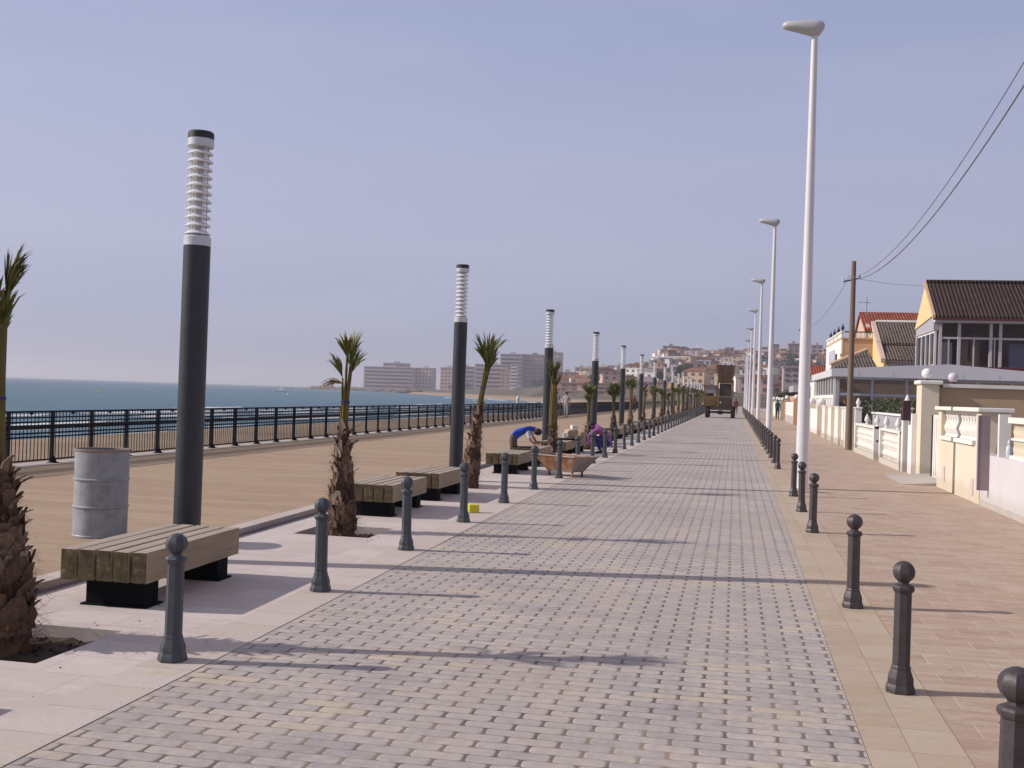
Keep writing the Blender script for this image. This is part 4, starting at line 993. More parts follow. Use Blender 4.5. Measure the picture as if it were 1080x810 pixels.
# ------------------------------------------------------------------ two storey house with dark roof
def house_main():
    Y=58.0; r=empty('house'); tag(r,'two storey house with yellow gable and dark tiled roof','house')
    ef=at_y(985,333,Y); X0=ef.x; ez=ef.z
    def onx(x,y): q=ray(x,y); t=X0/q.x; return (q.y*t,H+q.z*t)
    rg_=onx(977,300); bk=onx(966,348); XR=24
    ridgeY,ridgeZ=rg_; backY,backZ=bk; backY=max(backY,ridgeY+2.2)
    # gable wall: lower grey, upper yellow
    yb_=min(Y+5.2,backY-.3)
    MB().prism([(Y,0),(Y,3.75),(backY,3.75),(backY,0)],'x',X0,X0+.25).build('side_wall',M['grey_plaster'],r)
    MB().prism([(Y,ez-.75),(Y,ez),(backY,backZ),(backY,ez-.75)],'x',X0,X0+.25).build('side_wall',M['grey_plaster'],r)
    part('side_wall',M['grey_plaster'],r,(X0,X0+.25,yb_,backY,3.752,ez-.752))
    MB().prism([(Y-.2,ez+.02),(ridgeY,ridgeZ-.05),(backY,backZ+.02)],'x',X0-.06,X0+.22).build('gable',M['yellow'],r)
    part('front_wall',M['grey_plaster'],r,(X0+.26,XR,Y,Y+.25,0,3.75),(X0+.26,XR,Y,Y+.25,ez-.36,ez))
    part('back_wall',M['pink'],r,(X0+.26,XR,backY-.25,backY,0,backZ))
    # roof slabs
    def slab_(ya,za,yb,zb,nm):
        MB().prism([(ya,za),(yb,zb),(yb,zb-.16),(ya,za-.16)],'x',X0+.0,XR).build(nm,M['roof_dark'],r)
    slab_(Y-.45,ez-.02,ridgeY,ridgeZ+.12,'front_roof'); slab_(ridgeY+.002,ridgeZ+.12,backY+.3,backZ-.1,'rear_roof')
    MB().prism([(Y-.47,ez+.02),(ridgeY,ridgeZ+.17),(ridgeY,ridgeZ-.05),(Y-.47,ez-.2)],'x',X0-.12,X0-.003).build('barge_tile',M['tan'],r)
    part('eaves_trim',M['maroon'],r,(X0-.1,XR,Y-.50,Y-.38,ez-.24,ez-.15)); part('eaves_beam',M['lilac_plaster'],r,(X0,XR,Y-.35,Y-.003,ez-.34,ez-.17))
    MB().tube([(X0,ridgeY,ridgeZ+.15),(XR,ridgeY,ridgeZ+.15)],.11,8).build('ridge_tile',M['roof_dark'],r)
    part('sill_band',M['maroon'],r,(X0+.26,XR,Y-.10,Y-.003,3.45,3.74))
    part('floor',M['machine_dark'],r,(X0+.3,XR,Y+.26,backY-.26,3.4,3.6)); part('inner_wall',M['tan'],r,(X0+.3,XR,Y+2.8,Y+2.9,3.6,ez))
    for k,(a_,b_,m_) in enumerate([(1.0,1.7,'wood'),(3.4,4.1,'tan'),(5.0,5.9,'frame'),(7.3,8.6,'machine_brown')]): part('cupboard',M[m_],r,(X0+a_,X0+b_,Y+1.6,Y+2.2,3.6,5.2))
    zb,zt,zm=3.752,ez-.362,None; zm=zt-.75
    x=X0+.27; i=0
    for w in (.9,1.5,.45,2.6,2.6,2.6,2.6):
        f=part('window',M['pinkframe'],r,(x,x+.14,Y-.02,Y+.2,zb,zt),(x+.14,x+w,Y,Y+.18,zm-.05,zm+.05),(x+w/2,x+w/2+.06,Y+.02,Y+.16,zb,zm-.05))
        part('pane',M['glass'],f,(x+.14,x+w,Y+.08,Y+.10,zm+.05,zt)); part('pane',M['glass'],f,(x+.14,x+w/2,Y+.08,Y+.10,zb,zm-.05)); part('pane',M['glass'],f,(x+w/2+.06,x+w,Y+.08,Y+.10,zb,zm-.05))
        if i==1: part('curtain',M['tan'],f,(x+.2,x+.55,Y+.3,Y+.34,zb,zm))
        x+=w; i+=1
    for k,(a_,b_,m_) in enumerate([(.5,1.0,'grey_cloth'),(1.9,2.3,'tan'),(3.7,4.9,'lilac_cloth'),(6.6,7.5,'grey_cloth'),(9.2,10.4,'lilac_cloth'),(11.5,12.4,'tan')]): part('curtain',M[m_],r,(X0+a_,X0+b_,Y+.42,Y+.46,3.6,ez-.9 if k%2 else ez-1.3))
    yy=Y+.02; w=(yb_-Y)/4
    for k in range(4):
        f=part('side_window',M['white_plaster'],r,(X0+.05,X0+.16,yy,yy+.10,3.752,ez-.752),(X0+.06,X0+.15,yy+.101,yy+w-.001,ez-.85,ez-.753),(X0+.06,X0+.15,yy+.101,yy+w-.001,3.753,3.83))
        part('pane',M['glass'],f,(X0+.10,X0+.11,yy+.1,yy+w,3.83,ez-.85)); yy+=w
house_main()
def gable_house(name,lab,Y,pl,mats,rooftop,XRpx,depth):
    pass
# yellow gabled house with two tiers of roof
def tiered():
    Y=74; r=empty('house'); tag(r,'yellow gabled house with two stacked grey-brown roof slopes','house')
    P=lambda x,y,d=0: at_y(x,y,Y+d)
    low=P(932,379); lowt=P(926,362.5,2.5); mid=P(927,360,2.2); top=P(921,341,5.6); XR=P(975,379).x+1.5
    X0=low.x; d1=2.5; d2=d1+.1; d3=5.6
    z_le,z_lt,z_ms,z_mt=low.z,lowt.z,mid.z,top.z
    MB().prism([(Y,0),(Y,z_le-.1),(Y+d1,z_lt),(Y+d1,z_ms),(Y+d3,z_mt),(Y+d3+4.2,z_le+1),(Y+d3+4.2,0)],'x',X0,X0+.3).build('gable_wall',M['yellow'],r)
    MB().prism([(Y-.3,z_le),(Y+d1,z_lt),(Y+d1,z_lt-.15),(Y-.3,z_le-.15)],'x',X0+.1,XR).build('lower_roof',M['roof_brown'],r)
    MB().prism([(Y+d1-.3,z_ms-.05),(Y+d3,z_mt+.1),(Y+d3,z_mt-.1),(Y+d1-.3,z_ms-.2)],'x',X0+.1,XR).build('upper_roof',M['roof_brown'],r)
    MB().prism([(Y+d3+.002,z_mt+.1),(Y+d3+4.5,z_le+1),(Y+d3+4.5,z_le+.8),(Y+d3+.002,z_mt-.1)],'x',X0+.1,XR).build('rear_roof',M['roof_brown'],r)
    for (a,za,b,zb) in ((Y-.32,z_le+.05,Y+d1-.31,z_lt+.1),(Y+d1-.30,z_ms,Y+d3,z_mt+.16)):
        MB().prism([(a,za),(b,zb),(b,zb-.3),(a,za-.3)],'x',X0-.2,X0+.08).build('barge_tile',M['pink'],r)
    part('band',M['fascia'],r,(X0+.31,XR,Y+d1-.25,Y+d1+.1,z_lt-.02,z_ms-.21)); part('front_wall',M['fascia'],r,(X0+.31,XR,Y,Y+.25,0,z_le-.16))
    MB().tube([(X0+.1,Y+d3,z_mt+.12),(XR,Y+d3,z_mt+.12)],.12,8).build('ridge_tile',M['white_cast'],r)
tiered()
def red_house():
    Y=88; r=empty('house'); tag(r,'house with bright red tiled roof and pale pink gable','house')
    a=at_y(918,345,Y); t=at_y(913,331,Y+4); P=lambda x,y: at_y(x,y,Y+4); XR=P(985,331).x; X0=a.x-.3
    MB().prism([(Y,0),(Y,a.z),(Y+4,t.z),(Y+8.4,a.z-.4),(Y+8.4,0)],'x',X0,X0+.3).build('gable_wall',M['pink'],r)
    MB().prism([(Y-.4,a.z-.2),(Y+4,t.z+.15),(Y+4,t.z-.05),(Y-.4,a.z-.4)],'x',X0-.15,XR).build('front_roof',M['roof_red'],r)
    MB().prism([(Y+4.002,t.z+.15),(Y+8.7,a.z-.6),(Y+8.7,a.z-.8),(Y+4.002,t.z-.05)],'x',X0-.15,XR).build('rear_roof',M['roof_red'],r)
    part('front_wall',M['pink'],r,(X0+.31,XR,Y,Y+.25,0,a.z-.4))
    q=P(908,348); m=MB().tube([(q.x+.3,Y+3,t.z-1.5),(q.x+.3,Y+3,t.z+1.3)],.025,5).tube([(q.x-.35,Y+3,t.z+.85),(q.x+.6,Y+3,t.z+.8)],.02,5)
    for k in range(4): m.tube([(q.x-.3+k*.25,Y+2.7,t.z+.85),(q.x-.3+k*.25,Y+3.3,t.z+.85)],.012,4)
    o=m.build('roof_antenna',M['wire']); tag(o,'thin television antenna beside the red tiled roof','antenna')
red_house()
def terrace():
    Y=80; r=empty('house'); tag(r,'tan house with white balustraded terrace and dark finials','house')
    P=lambda x,y: at_y(x,y,Y); a=P(889,349); b=P(921,352); X0,X1=a.x,b.x; zt=P(889,358).z; zb=P(889,349).z
    Yb=Y+13
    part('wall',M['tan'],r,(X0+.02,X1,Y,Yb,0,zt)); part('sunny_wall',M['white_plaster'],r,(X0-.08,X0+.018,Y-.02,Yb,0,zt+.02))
    part('terrace_slab',M['tan'],r,(X0-.1,X1,Y-.1,Yb,zt+.022,zt+.15))
    part('cornice',M['ochre'],r,(X0-.15,X1,Y-.15,Y-.021,2.0+zt/2-.1,2.0+zt/2+.1))
    f=part('window',M['machine_dark'],r,(X0-.13,X0-.083,Y+3,Y+4.2,zt-2.0,zt-.9)); 
    s=part('blue_panel',simple('faded_blue_panel',(.42,.44,.55),.7,.1),r,(X0-.12,X0-.083,Y+5,Y+9.5,zt-1.5,zt-.5))
    part('top_rail',M['white_cast'],r,(X0-.12,X0+.10,Y-.1,Yb,zb-.12,zb)); part('top_rail',M['machine_dark'],r,(X0+.11,X1,Y-.08,Y+.08,zb-.10,zb-.02))
    h=zb-.12-zt-.15
    o=MB().box(-.07,.07,-.07,.07,0,h).build('baluster',M['white_cast'],r); o.location=(X0+.4,Y,zt+.152)
    for k in range(1,7): q=o.copy(); C.objects.link(q); q.location=(X0+.4+k*(X1-X0)/7.5,Y,zt+.152)
    for k in range(4):
        q=part('parapet_panel',M['white_cast'],r,(X0-.06,X0+.04,Y+k*3.25+.3,Y+(k+1)*3.25-.1,zt+.152,zb-.122))
        MB().lathe([(.10,0),(.04,.06),(.13,.18),(.11,.30),(.03,.40),(.05,.46),(0,.56)],8,c=(X0,Y+k*3.25+.1,zb)).build('finial',simple('dark_finial',(.03,.03,.05),.6,.1),r,smooth=50)
terrace()
def low_roof():
    Y=68.5; r=empty('outbuilding'); tag(r,'low outbuilding with sloping grey-brown tiled roof behind pavilion','house')
    P=lambda x,y,d=0: at_y(x,y,Y+d); a=P(880,387); b=P(926,387); t=P(919,370); tl=P(921,369)
    # roof plane seen from the front, rising to the right
    X0,X1=a.x,b.x; z0=a.z; zt=t.z
    MB().add([(X0,Y,z0),(X1,Y,z0),(X1-.2,Y+4,zt+.2),(X1-.25,Y+4.1,zt+.2),(X0+.2,Y+4,z0+.25),(X0,Y,z0-.2),(X1,Y,z0-.2),(X1,Y+4.2,z0-.2),(X0,Y+4.2,z0-.2)],[(0,1,2,4),(5,6,1,0),(5,0,4,8),(8,4,2,7),(6,7,2,1)]).build('roof',M['roof_brown'],r)
    part('wall',M['ochre'],r,(X0+.1,X1-.1,Y+.2,Y+4,0,z0-.21)); 
    MB().tube([(X0+.1,Y+3.9,z0+.28),(X1-.2,Y+3.9,zt+.26)],.14,8).build('ridge_tile',M['tan'],r)
low_roof()
def small_red():
    Y=92; r=empty('house'); tag(r,'small house with red hipped roof beyond the pavilion','house')
    P=lambda x,y: at_y(x,y,Y); a=P(855,398); b=P(876,394); t=P(858,384); X0,X1=a.x,b.x+2
    MB().prism([(Y,a.z),(Y+3.5,t.z),(Y+7,a.z)],'x',X0,X1).build('roof',M['roof_red'],r); part('wall',M['white_plaster'],r,(X0+.3,X1-.3,Y+.3,Y+6.7,0,a.z))
    MB().prism([(Y-.05,a.z-.1),(Y+3.5,t.z+.1),(Y+7.05,a.z-.1)],'x',X0-.12,X0-.003).build('gable',M['white_plaster'],r)
small_red()
# far garden frontages on the right (y 60 - 200)
def frontage(Y0,Y1,h,mat,lab,slats=False,canopy=None):
    r=empty('garden_wall'); tag(r,lab,'wall')
    x=4.32
    part('panel',mat,r,(x+.05,x+.2,Y0+.3,Y1-.3,.55 if slats else 0,h-.1))
    if slats:
        part('plinth',M['concrete'],r,(x-.02,x+.25,Y0+.3,Y1-.3,-.05,.548))
        for k in range(4): part('slat',M['white_plaster'],r,(x+.0,x+.046,Y0+.3,Y1-.3,.62+k*(h-.75)/4,.62+(k+.7)*(h-.75)/4))
    for q in (Y0,Y1-.3):
        part('pier',M['tan'] if slats else M['cream'],r,(x-.08,x+.34,q,q+.298,-.05,h+.1)); MB().sphere((x+.13,q+.15,h+.3),.19,0,12,8).build('ball',M['white_cast'],r,smooth=True)
frontage(82,97,1.75,M['white_plaster'],'white slatted wall between tan piers with ball tops, far right sidewalk',True)
frontage(105,112,1.6,M['cream'],'far cream wall with ball tops beyond the slatted wall')
frontage(118,128,1.7,M['white_plaster'],'far white wall with ball tops, next to small green tree')
frontage(134,150,1.5,M['cream'],'farthest cream wall with ball tops on the right sidewalk')
frontage(58.5,66,1.45,M['white_plaster'],'white wall with ball tops in front of the pavilion side')
r=empty('shelter'); tag(r,'low grey canopy building with dark window strip behind slatted wall','building')
part('roof',M['grey_plaster'],r,(4.9,9.5,96,104,2.55,3.1)); part('wall',M['tan'],r,(5.0,9.4,96.2,103.8,-.05,2.2)); 
for k in range(4): part('window',M['glass'],r,(5.2+k*1.0,5.9+k*1.0,96.12,96.19,2.22,2.5))
for k,(x,y,h,cr) in enumerate([(6.2,122,3.4,1.3),(5.6,131,3.0,1.2),(8.5,114,3.6,1.6)]):
    t_=empty('garden_tree',(x,y,0)); tag(t_,['small bright green tree beside the far white wall','small green tree between the two farthest garden walls','broad green tree behind the far cream wall'][k],'tree'); tree_mesh(t_,h,cr,random.Random(k+50),900,.13,M['hedge'])
# ------------------------------------------------------------------ rusty skip and small things
def skip():
    root=empty('mortar_skip',(-3.42,22.35,.006),R(-34)); root.scale=(.93,.93,.93); tag(root,'rusty trapezoid mortar skip on short legs by the bollards','skip')
    L,l,W,w,h0,h1=.66,.36,.36,.20,.10,.45
    def ring(a,b,z,i=0): return [(-a+i,-b+i,z),(a-i,-b+i,z),(a-i,b-i,z),(-a+i,b-i,z)]
    vs=ring(l,w,h0)+ring(L,W,h1)+ring(L,W,h1,.02)+ring(l,w,h0+.02,.02)
    f_side=[(0,1,5,4),(2,3,7,6),(3,0,4,7)]; 
    m=MB().add(vs,[(3,2,1,0)]+f_side+[(4,5,9,8),(5,6,10,9),(6,7,11,10),(7,4,8,11),(8,9,13,12),(9,10,14,13),(10,11,15,14),(11,8,12,15),(12,13,14,15)],0).add(vs,[(1,2,6,5)],1)
    m.build('trough',[M['rust'],M['mortar']],root,fix=False)
    MB().tube([(-L,-W,h1),(L,-W,h1),(L,W,h1),(-L,W,h1),(-L,-W,h1)],.018,6).build('rim',M['mortar'],root)
    MB().bbox(-l+.0,l-.04,-w+.04,w-.04,h0+.021,h0+.17,.03).build('mortar_fill',M['mortar'],root)
    for sx in (-.34,.36):
        for sy in (-.16,.16): MB().tube([(sx,sy,0),(sx,sy,h0+.01)],[.03,.022],6).build('leg',M['rust'],root)
skip()
q=at_z(498,541,.004)
r=empty('carton',(q.x,q.y+.06,.004),R(25)); tag(r,'small crumpled yellow carton on the pale slabs','carton'); MB().bbox(-.075,.075,-.05,.05,0,.12,.008,jit=.008).build('box',M['yellow_box'],r); MB().add([(.07,-.05,.12),(.07,.05,.12),(.14,.05,.09),(.14,-.05,.09),(.07,-.05,.116),(.07,.05,.116),(.14,.05,.086),(.14,-.05,.086)],[(0,1,2,3),(7,6,5,4),(0,3,7,4),(1,5,6,2),(2,6,7,3)]).build('flap',M['paper'],r)
def sack(x,y,z,rz,sx,sy,sz,mat,name,lab,cat):
    bm=bmesh.new(); bmesh.ops.create_cube(bm,size=1); bmesh.ops.subdivide_edges(bm,edges=bm.edges[:],cuts=5,use_grid_fill=True)
    for v in bm.verts:
        p=v.co*2; k=(1-.35*abs(p.x)**4*.6-.35*abs(p.y)**4*.5); v.co=Vector((p.x*sx/2,p.y*sy/2,(p.z*.5*k+.5)*sz)); v.co+=Vector((1,1,0))*noise.noise(v.co*9+Vector((x,y,0)))*.02; v.co.z=max(0,v.co.z+noise.noise(v.co*7)*.02)
    me=bpy.data.meshes.new(name); bm.to_mesh(me); bm.free(); me.materials.append(mat); me.polygons.foreach_set('use_smooth',[True]*len(me.polygons))
    o=bpy.data.objects.new(name,me); C.objects.link(o); o.location=(x,y,z); o.rotation_euler=(0,0,rz); tag(o,lab,cat)
sack(-4.72,31.75,.428,.4,.32,.42,.25,M['sack'],'cement_sack','tan paper sack slumped on the bench near purple-shirted worker','sack')
sack(-4.55,32.25,.428,1.2,.28,.36,.17,M['sack'],'cement_sack','flatter tan sack on the far end of the same bench','sack')
r=empty('carton',(-4.66,31.85,.675),.5); tag(r,'white carton standing on top of the taller tan sack','carton'); MB().bbox(-.08,.10,-.08,.08,0,.12,.008).build('box',M['paper'],r)
r=empty('carton',(-4.84,31.35,.428),.2); tag(r,'small white carton on bench beside the tan sack','carton'); MB().bbox(-.06,.06,-.06,.06,0,.15,.008).build('box',M['paper'],r)
r=empty('board',(-4.68,29.95,.428),.2); tag(r,'black board lying on the bench behind the fourth palm','board'); MB().bbox(-.33,.33,-.2,.2,0,.045,.006).build('sheet',M['black_base'],r)
r=empty('board',(-4.76,24.75,.428),.1); tag(r,'thin black board lying at the blue-shirted worker\'s bench','board'); MB().bbox(-.30,.30,-.12,.12,0,.03,.006).build('sheet',M['black_base'],r)
sack(-4.25,35.4,.01,.4,.34,.34,.42,simple('pinkish_bucket_plastic',(.42,.30,.28),.8,.1),'rubble_bag','pinkish bag standing behind the purple-shirted worker','bag')
sack(-3.95,26.6,.008,.2,.5,.3,.06,M['paper'],'paper_bag','flat white bag on the slabs beside the rusty skip','bag')
# ------------------------------------------------------------------ dump truck
def truck():
    c=at_z(760,441,0); Y=101.0; X=pos_px(759.5,Y)
    r=empty('dump_truck',(X,Y,0)); tag(r,'yellow-brown site dumper with tall raised hopper, seen from behind','truck')
    def wheel(x,y,rad,w):
        o=MB().lathe([(rad*.55,-w/2),(rad*.93,-w/2),(rad,-w/2+.04),(rad,w/2-.04),(rad*.93,w/2),(rad*.55,w/2)],24).build('wheel',M['tyre'],r,smooth=40); o.location=(x,y,rad); o.rotation_euler=(0,R(90),0)
        h=MB().lathe([(.0,-w/2-.0),(rad*.3,-w/2-.02),(rad*.54,-w/2+.02),(rad*.54,w/2-.02),(rad*.3,w/2+.02),(0,w/2)],16).build('rim',M['machine_yellow'],o,smooth=40)
    for x in (-1.12,1.18):
        wheel(x,0,.52,.38); wheel(x,3.0,.52,.38)
    part('axle',M['machine_dark'],r,(-.95,1.0,-.10,.10,.42,.62)); MB().sphere((0.05,0,.50),.24,0,12,8,(1.3,1,.8)).build('differential',M['machine_dark'],r,smooth=True)
    part('chassis',M['machine_dark'],r,(-.95,1.2,-.55,3.9,.72,1.02)); part('fender',M['machine_dark'],r,(.85,1.42,-.6,.6,1.05,1.13)); part('fender',M['machine_yellow'],r,(-1.42,-.85,-.6,.6,1.05,1.13))
    part('cab',M['machine_yellow'],r,(-1.52,-.28,.2,1.7,1.03,1.95),b=.04); f=part('cab_frame',M['machine_yellow'],r,(-1.50,-1.42,.22,.30,1.95,2.85),(-.38,-.30,.22,.30,1.95,2.85),(-1.50,-1.42,1.6,1.68,1.95,2.85),(-.38,-.30,1.6,1.68,1.95,2.85),(-1.55,-.25,.15,1.75,2.85,2.97))
    part('cab_glass',simple('hazy_cab_glass',(.22,.22,.24),.2,.1),r,(-1.42,-.38,.25,.27,2.25,2.85)); part('seat',M['machine_dark'],r,(-1.2,-.6,.7,1.2,1.96,2.3))
    part('engine_box',M['machine_brown'],r,(-.24,1.1,-.35,1.2,1.03,2.0),b=.04); part('grille',M['machine_dark'],r,(-.12,.95,-.385,-.353,1.2,1.85)); 
    for x in (-.22,1.12): part('mast',M['machine_brown'],r,(x-.07,x+.07,.0,.35,2.0,3.5))
    part('cross_beam',M['machine_yellow'],r,(-.29,1.19,-.05,.40,3.18,3.32)); part('machinery',M['machine_dark'],r,(-.1,1.0,.1,1.1,2.02,3.15),b=.05)
    # raised hopper, wider at the top
    m=MB(); v=[(-.22,-.10,3.34),(1.08,-.10,3.34),(1.08,1.2,3.34),(-.22,1.2,3.34),(-.42,-.45,4.85),(1.28,-.45,4.85),(1.28,1.5,4.85),(-.42,1.5,4.85)]
    vi=[(x*.94+.02,y*.94+.03,z) for x,y,z in v[4:]]+[(x*.9+.04,y*.9+.05,z+.1) for x,y,z in v[:4]]
    m.add(v+vi,[(3,2,1,0),(0,1,5,4),(1,2,6,5),(2,3,7,6),(3,0,4,7),(4,5,9,8),(5,6,10,9),(6,7,11,10),(7,4,8,11),(8,9,13,12),(9,10,14,13),(10,11,15,14),(11,8,12,15),(12,13,14,15)])
    m.build('hopper',M['machine_brown'],r,fix=False)
    for x in (-.15,.43,1.0): MB().tube([(x,-.13,3.36),(x*1.2-.02,-.49,4.83)],.04,4).build('hopper_rib',M['machine_brown'],r)
    part('tail_lamp',M['white_cloth'],r,(-.02,.10,-.40,-.386,1.35,1.5)); part('tail_lamp',M['white_cloth'],r,(-1.62,-1.50,.1,.2,1.15,1.35))
truck()
# ------------------------------------------------------------------ people
def person(lab,loc,rz,J,cols,scale=1.0,hairmat='hair'):
    """J: joint positions, facing +X. cols: dict region->material"""
    root=empty('person',loc,rz); root.scale=(scale,)*3; tag(root,lab,'person')
    names=list(J.keys()); bones=[('pelvis','waist'),('waist','chest'),('chest','neck'),('neck','head'),('head','crown')]
    for s in 'lr': bones+=[('pelvis','hip_'+s),('hip_'+s,'knee_'+s),('knee_'+s,'ankle_'+s),('ankle_'+s,'toe_'+s),('chest','sho_'+s),('sho_'+s,'elb_'+s),('elb_'+s,'wri_'+s),('wri_'+s,'palm_'+s)]
    rad=dict(pelvis=.135,waist=.125,chest=.15,neck=.06,head=.088,crown=.07,hip=.095,knee=.062,ankle=.042,toe=.035,sho=.062,elb=.043,wri=.03,palm=.034)
    me=bpy.data.meshes.new('body'); me.from_pydata([J[n] for n in names],[(names.index(a),names.index(b)) for a,b in bones],[])
    ob=bpy.data.objects.new('tmp_body',me); C.objects.link(ob)
    md=ob.modifiers.new('s','SKIN'); sk=me.skin_vertices[0].data
    for i,n in enumerate(names):
        r_=rad[n.split('_')[0]]; sk[i].radius=(r_,r_); sk[i].use_root=(n=='pelvis')
    ob.modifiers.new('u','SUBSURF').levels=2
    dg=bpy.context.evaluated_depsgraph_get(); m2=bpy.data.meshes.new_from_object(ob.evaluated_get(dg)); bpy.data.objects.remove(ob)
    segreg=[]
    for a,b in bones:
        k=b.split('_')[0]; reg='shirt'
        if k in('head','crown'): reg='skin'
        elif k in('hip','knee','ankle'): reg='trousers'
        elif k=='toe': reg='shoes'
        elif k in('wri',): reg=cols.get('forearm','skin')
        elif k=='palm': reg='skin'
        if k=='ankle' and cols.get('shin'): reg='skin'
        if k=='elb': reg='sleeve'
        segreg.append((Vector(J[a]),Vector(J[b]),reg))
    regs=['skin','shirt','trousers','shoes','sleeve']; mats=[M['skin'],cols['shirt'],cols['trousers'],cols.get('shoes',M['dark_cloth']),cols.get('sleeve',cols['shirt'])]
    body=MB(); body.v=[v.co[:] for v in m2.vertices]
    for p in m2.polygons:
        c=p.center; best=9;reg='shirt'
        for a,b,g in segreg:
            t=max(0,min(1,(c-a).dot(b-a)/max(1e-6,(b-a).length_squared))); d=(c-a.lerp(b,t)).length/(1.6 if g=='shirt' else 1)
            if d<best: best=d;reg=g
        body.f.append(tuple(p.vertices)); body.m.append(regs.index(reg))
    # fingers
    for s in 'lr':
        p=Vector(J['palm_'+s]); d=(p-Vector(J['wri_'+s])).normalized(); sd_=d.cross(Vector((0,1,0)) if abs(d.y)<.8 else Vector((1,0,0))).normalized()
        for k,L in enumerate((.065,.075,.07,.055)):
            o=p+sd_*(k-1.5)*.019; kn=o+d*L*.55; nn=d.cross(sd_); body.tube([o-d*.01,kn,kn+(d+nn*.7).normalized()*L*.55],[.010,.009,.007],6,0)
        th=p-d*.03-sd_*.03; body.tube([th,th+(d*.6-sd_).normalized()*.035,th+(d-sd_*.5).normalized()*.065],[.012,.010,.008],6,0)
    # face
    hd=Vector(J['head']); cr=Vector(J['crown']); u=(cr-hd).normalized(); f_=Vector(J['face'] if 'face' in J else (1,0,0)).normalized() if False else FACE[0]
    f_=(f_-u*f_.dot(u)).normalized(); s_v=u.cross(f_); mid=hd+u*.03
    body.tube([mid+f_*.085-u*.0,mid+f_*.112-u*.02],[.010,.014],6,0)
    for s in (-1,1): body.sphere(mid+f_*.078+s_v*s*.03+u*.018,.010,3,8,6); body.sphere(mid+s_v*s*.088-u*.005,.022,0,8,6,(.8,.5,1.2))
    body.tube([mid+f_*.084-u*.048-s_v*.02,mid+f_*.084-u*.048+s_v*.02],.006,6,1)
    body.build('body',mats,root,smooth=True,fix=False)
    h=MB().sphere(tuple(mid+u*.035-f_*.018),.104,0,16,10,(1,1,.92)); h.build('hair',M[hairmat],root,smooth=True)
    return root
FACE=[Vector((1,0,0))]
def mir(d):
    o={}
    for k,v in d.items(): o[k]=Vector(v)
    return o
def walk(ph=.25,arm=.15,h=1.0):
    return mir(dict(pelvis=(0,0,.95),waist=(0,0,1.12),chest=(.02,0,1.36),neck=(.02,0,1.52),head=(.035,0,1.62),crown=(.035,0,1.71),
     hip_l=(0,.09,.9),knee_l=(ph*.6,.10,.50),ankle_l=(ph*.8,.10,.09),toe_l=(ph*.8+.16,.11,.03),hip_r=(0,-.09,.9),knee_r=(-ph*.2,-.10,.50),ankle_r=(-ph,-.10,.13),toe_r=(-ph+.15,-.11,.04),
     sho_l=(.01,.19,1.41),elb_l=(-arm,.24,1.13),wri_l=(-arm+.05,.25,.90),palm_l=(-arm+.08,.25,.82),sho_r=(.01,-.19,1.41),elb_r=(arm,-.24,1.13),wri_r=(arm+.12,-.24,.92),palm_r=(arm+.16,-.24,.84)))
bend=mir(dict(pelvis=(0,0,.60),waist=(.15,0,.72),chest=(.34,0,.83),neck=(.50,0,.84),head=(.60,0,.77),crown=(.66,0,.71),
 hip_l=(.0,.11,.55),knee_l=(.06,.16,.13),ankle_l=(-.34,.16,.08),toe_l=(-.40,.16,.02),hip_r=(.0,-.11,.55),knee_r=(.02,-.17,.13),ankle_r=(-.38,-.17,.08),toe_r=(-.44,-.17,.02),
 sho_l=(.40,.20,.82),elb_l=(.50,.25,.58),wri_l=(.60,.20,.46),palm_l=(.67,.17,.455),sho_r=(.40,-.20,.82),elb_r=(.46,-.26,.57),wri_r=(.55,-.24,.46),palm_r=(.62,-.22,.455)))
FACE[0]=Vector((.3,0,-1))
person('worker in blue shirt kneeling and leaning over a wooden bench',(pos_px(543.5,26.3)-.02,26.3,DZ),R(4),bend,dict(shirt=M['blue_cloth'],trousers=M['brown_cloth'],sleeve=M['white_cloth']),.94)
squat=mir(dict(pelvis=(0,0,.30),waist=(.06,0,.45),chest=(.20,0,.62),neck=(.32,0,.70),head=(.41,0,.70),crown=(.49,0,.73),
 hip_l=(.0,.10,.28),knee_l=(.36,.17,.46),ankle_l=(.16,.15,.08),toe_l=(.31,.17,.03),hip_r=(.0,-.10,.28),knee_r=(.36,-.17,.44),ankle_r=(.14,-.15,.08),toe_r=(.30,-.17,.03),
 sho_l=(.26,.18,.63),elb_l=(.45,.22,.50),wri_l=(.50,.12,.30),palm_l=(.53,.10,.24),sho_r=(.26,-.18,.62),elb_r=(.46,-.23,.48),wri_r=(.52,-.12,.28),palm_r=(.55,-.10,.22)))
FACE[0]=Vector((1,0,-.5))
person('crouching worker in purple top and navy trousers beside the sacks',(pos_px(643.5,31.2),31.2,.005),R(172),squat,dict(shirt=M['purple_cloth'],trousers=M['navy_cloth'],forearm='shirt'),1.13)
FACE[0]=Vector((1,0,0))
person('walker in lilac shirt and shorts, left of a strolling pair',(pos_px(587,74),74,DZ),R(95),walk(.1),dict(shirt=M['lilac_cloth'],trousers=M['dark_cloth'],shin=True),1.03)
person('walker in pale clothes, right of a strolling pair',(pos_px(597.5,75.5),75.5,DZ),R(80),walk(.06,.05),dict(shirt=M['grey_cloth'],trousers=M['grey_cloth'],forearm='shirt'),1.03)
person('distant walker in dark red top on the tan promenade',(pos_px(669,112),112,DZ),R(-95),walk(.14),dict(shirt=M['red_cloth'],trousers=M['dark_cloth'],forearm='shirt'))
person('distant person in dull red jacket walking right of truck',(pos_px(776.5,128),128,.004),R(-85),walk(.12),dict(shirt=M['red_cloth'],trousers=M['dark_cloth'],forearm='shirt'),1.03)
person('person in teal top on the right sidewalk near far walls',(pos_px(820.5,103),103,.004),R(-80),walk(.08),dict(shirt=M['teal_cloth'],trousers=M['dark_cloth'],sleeve=M['grey_cloth']),1.03)
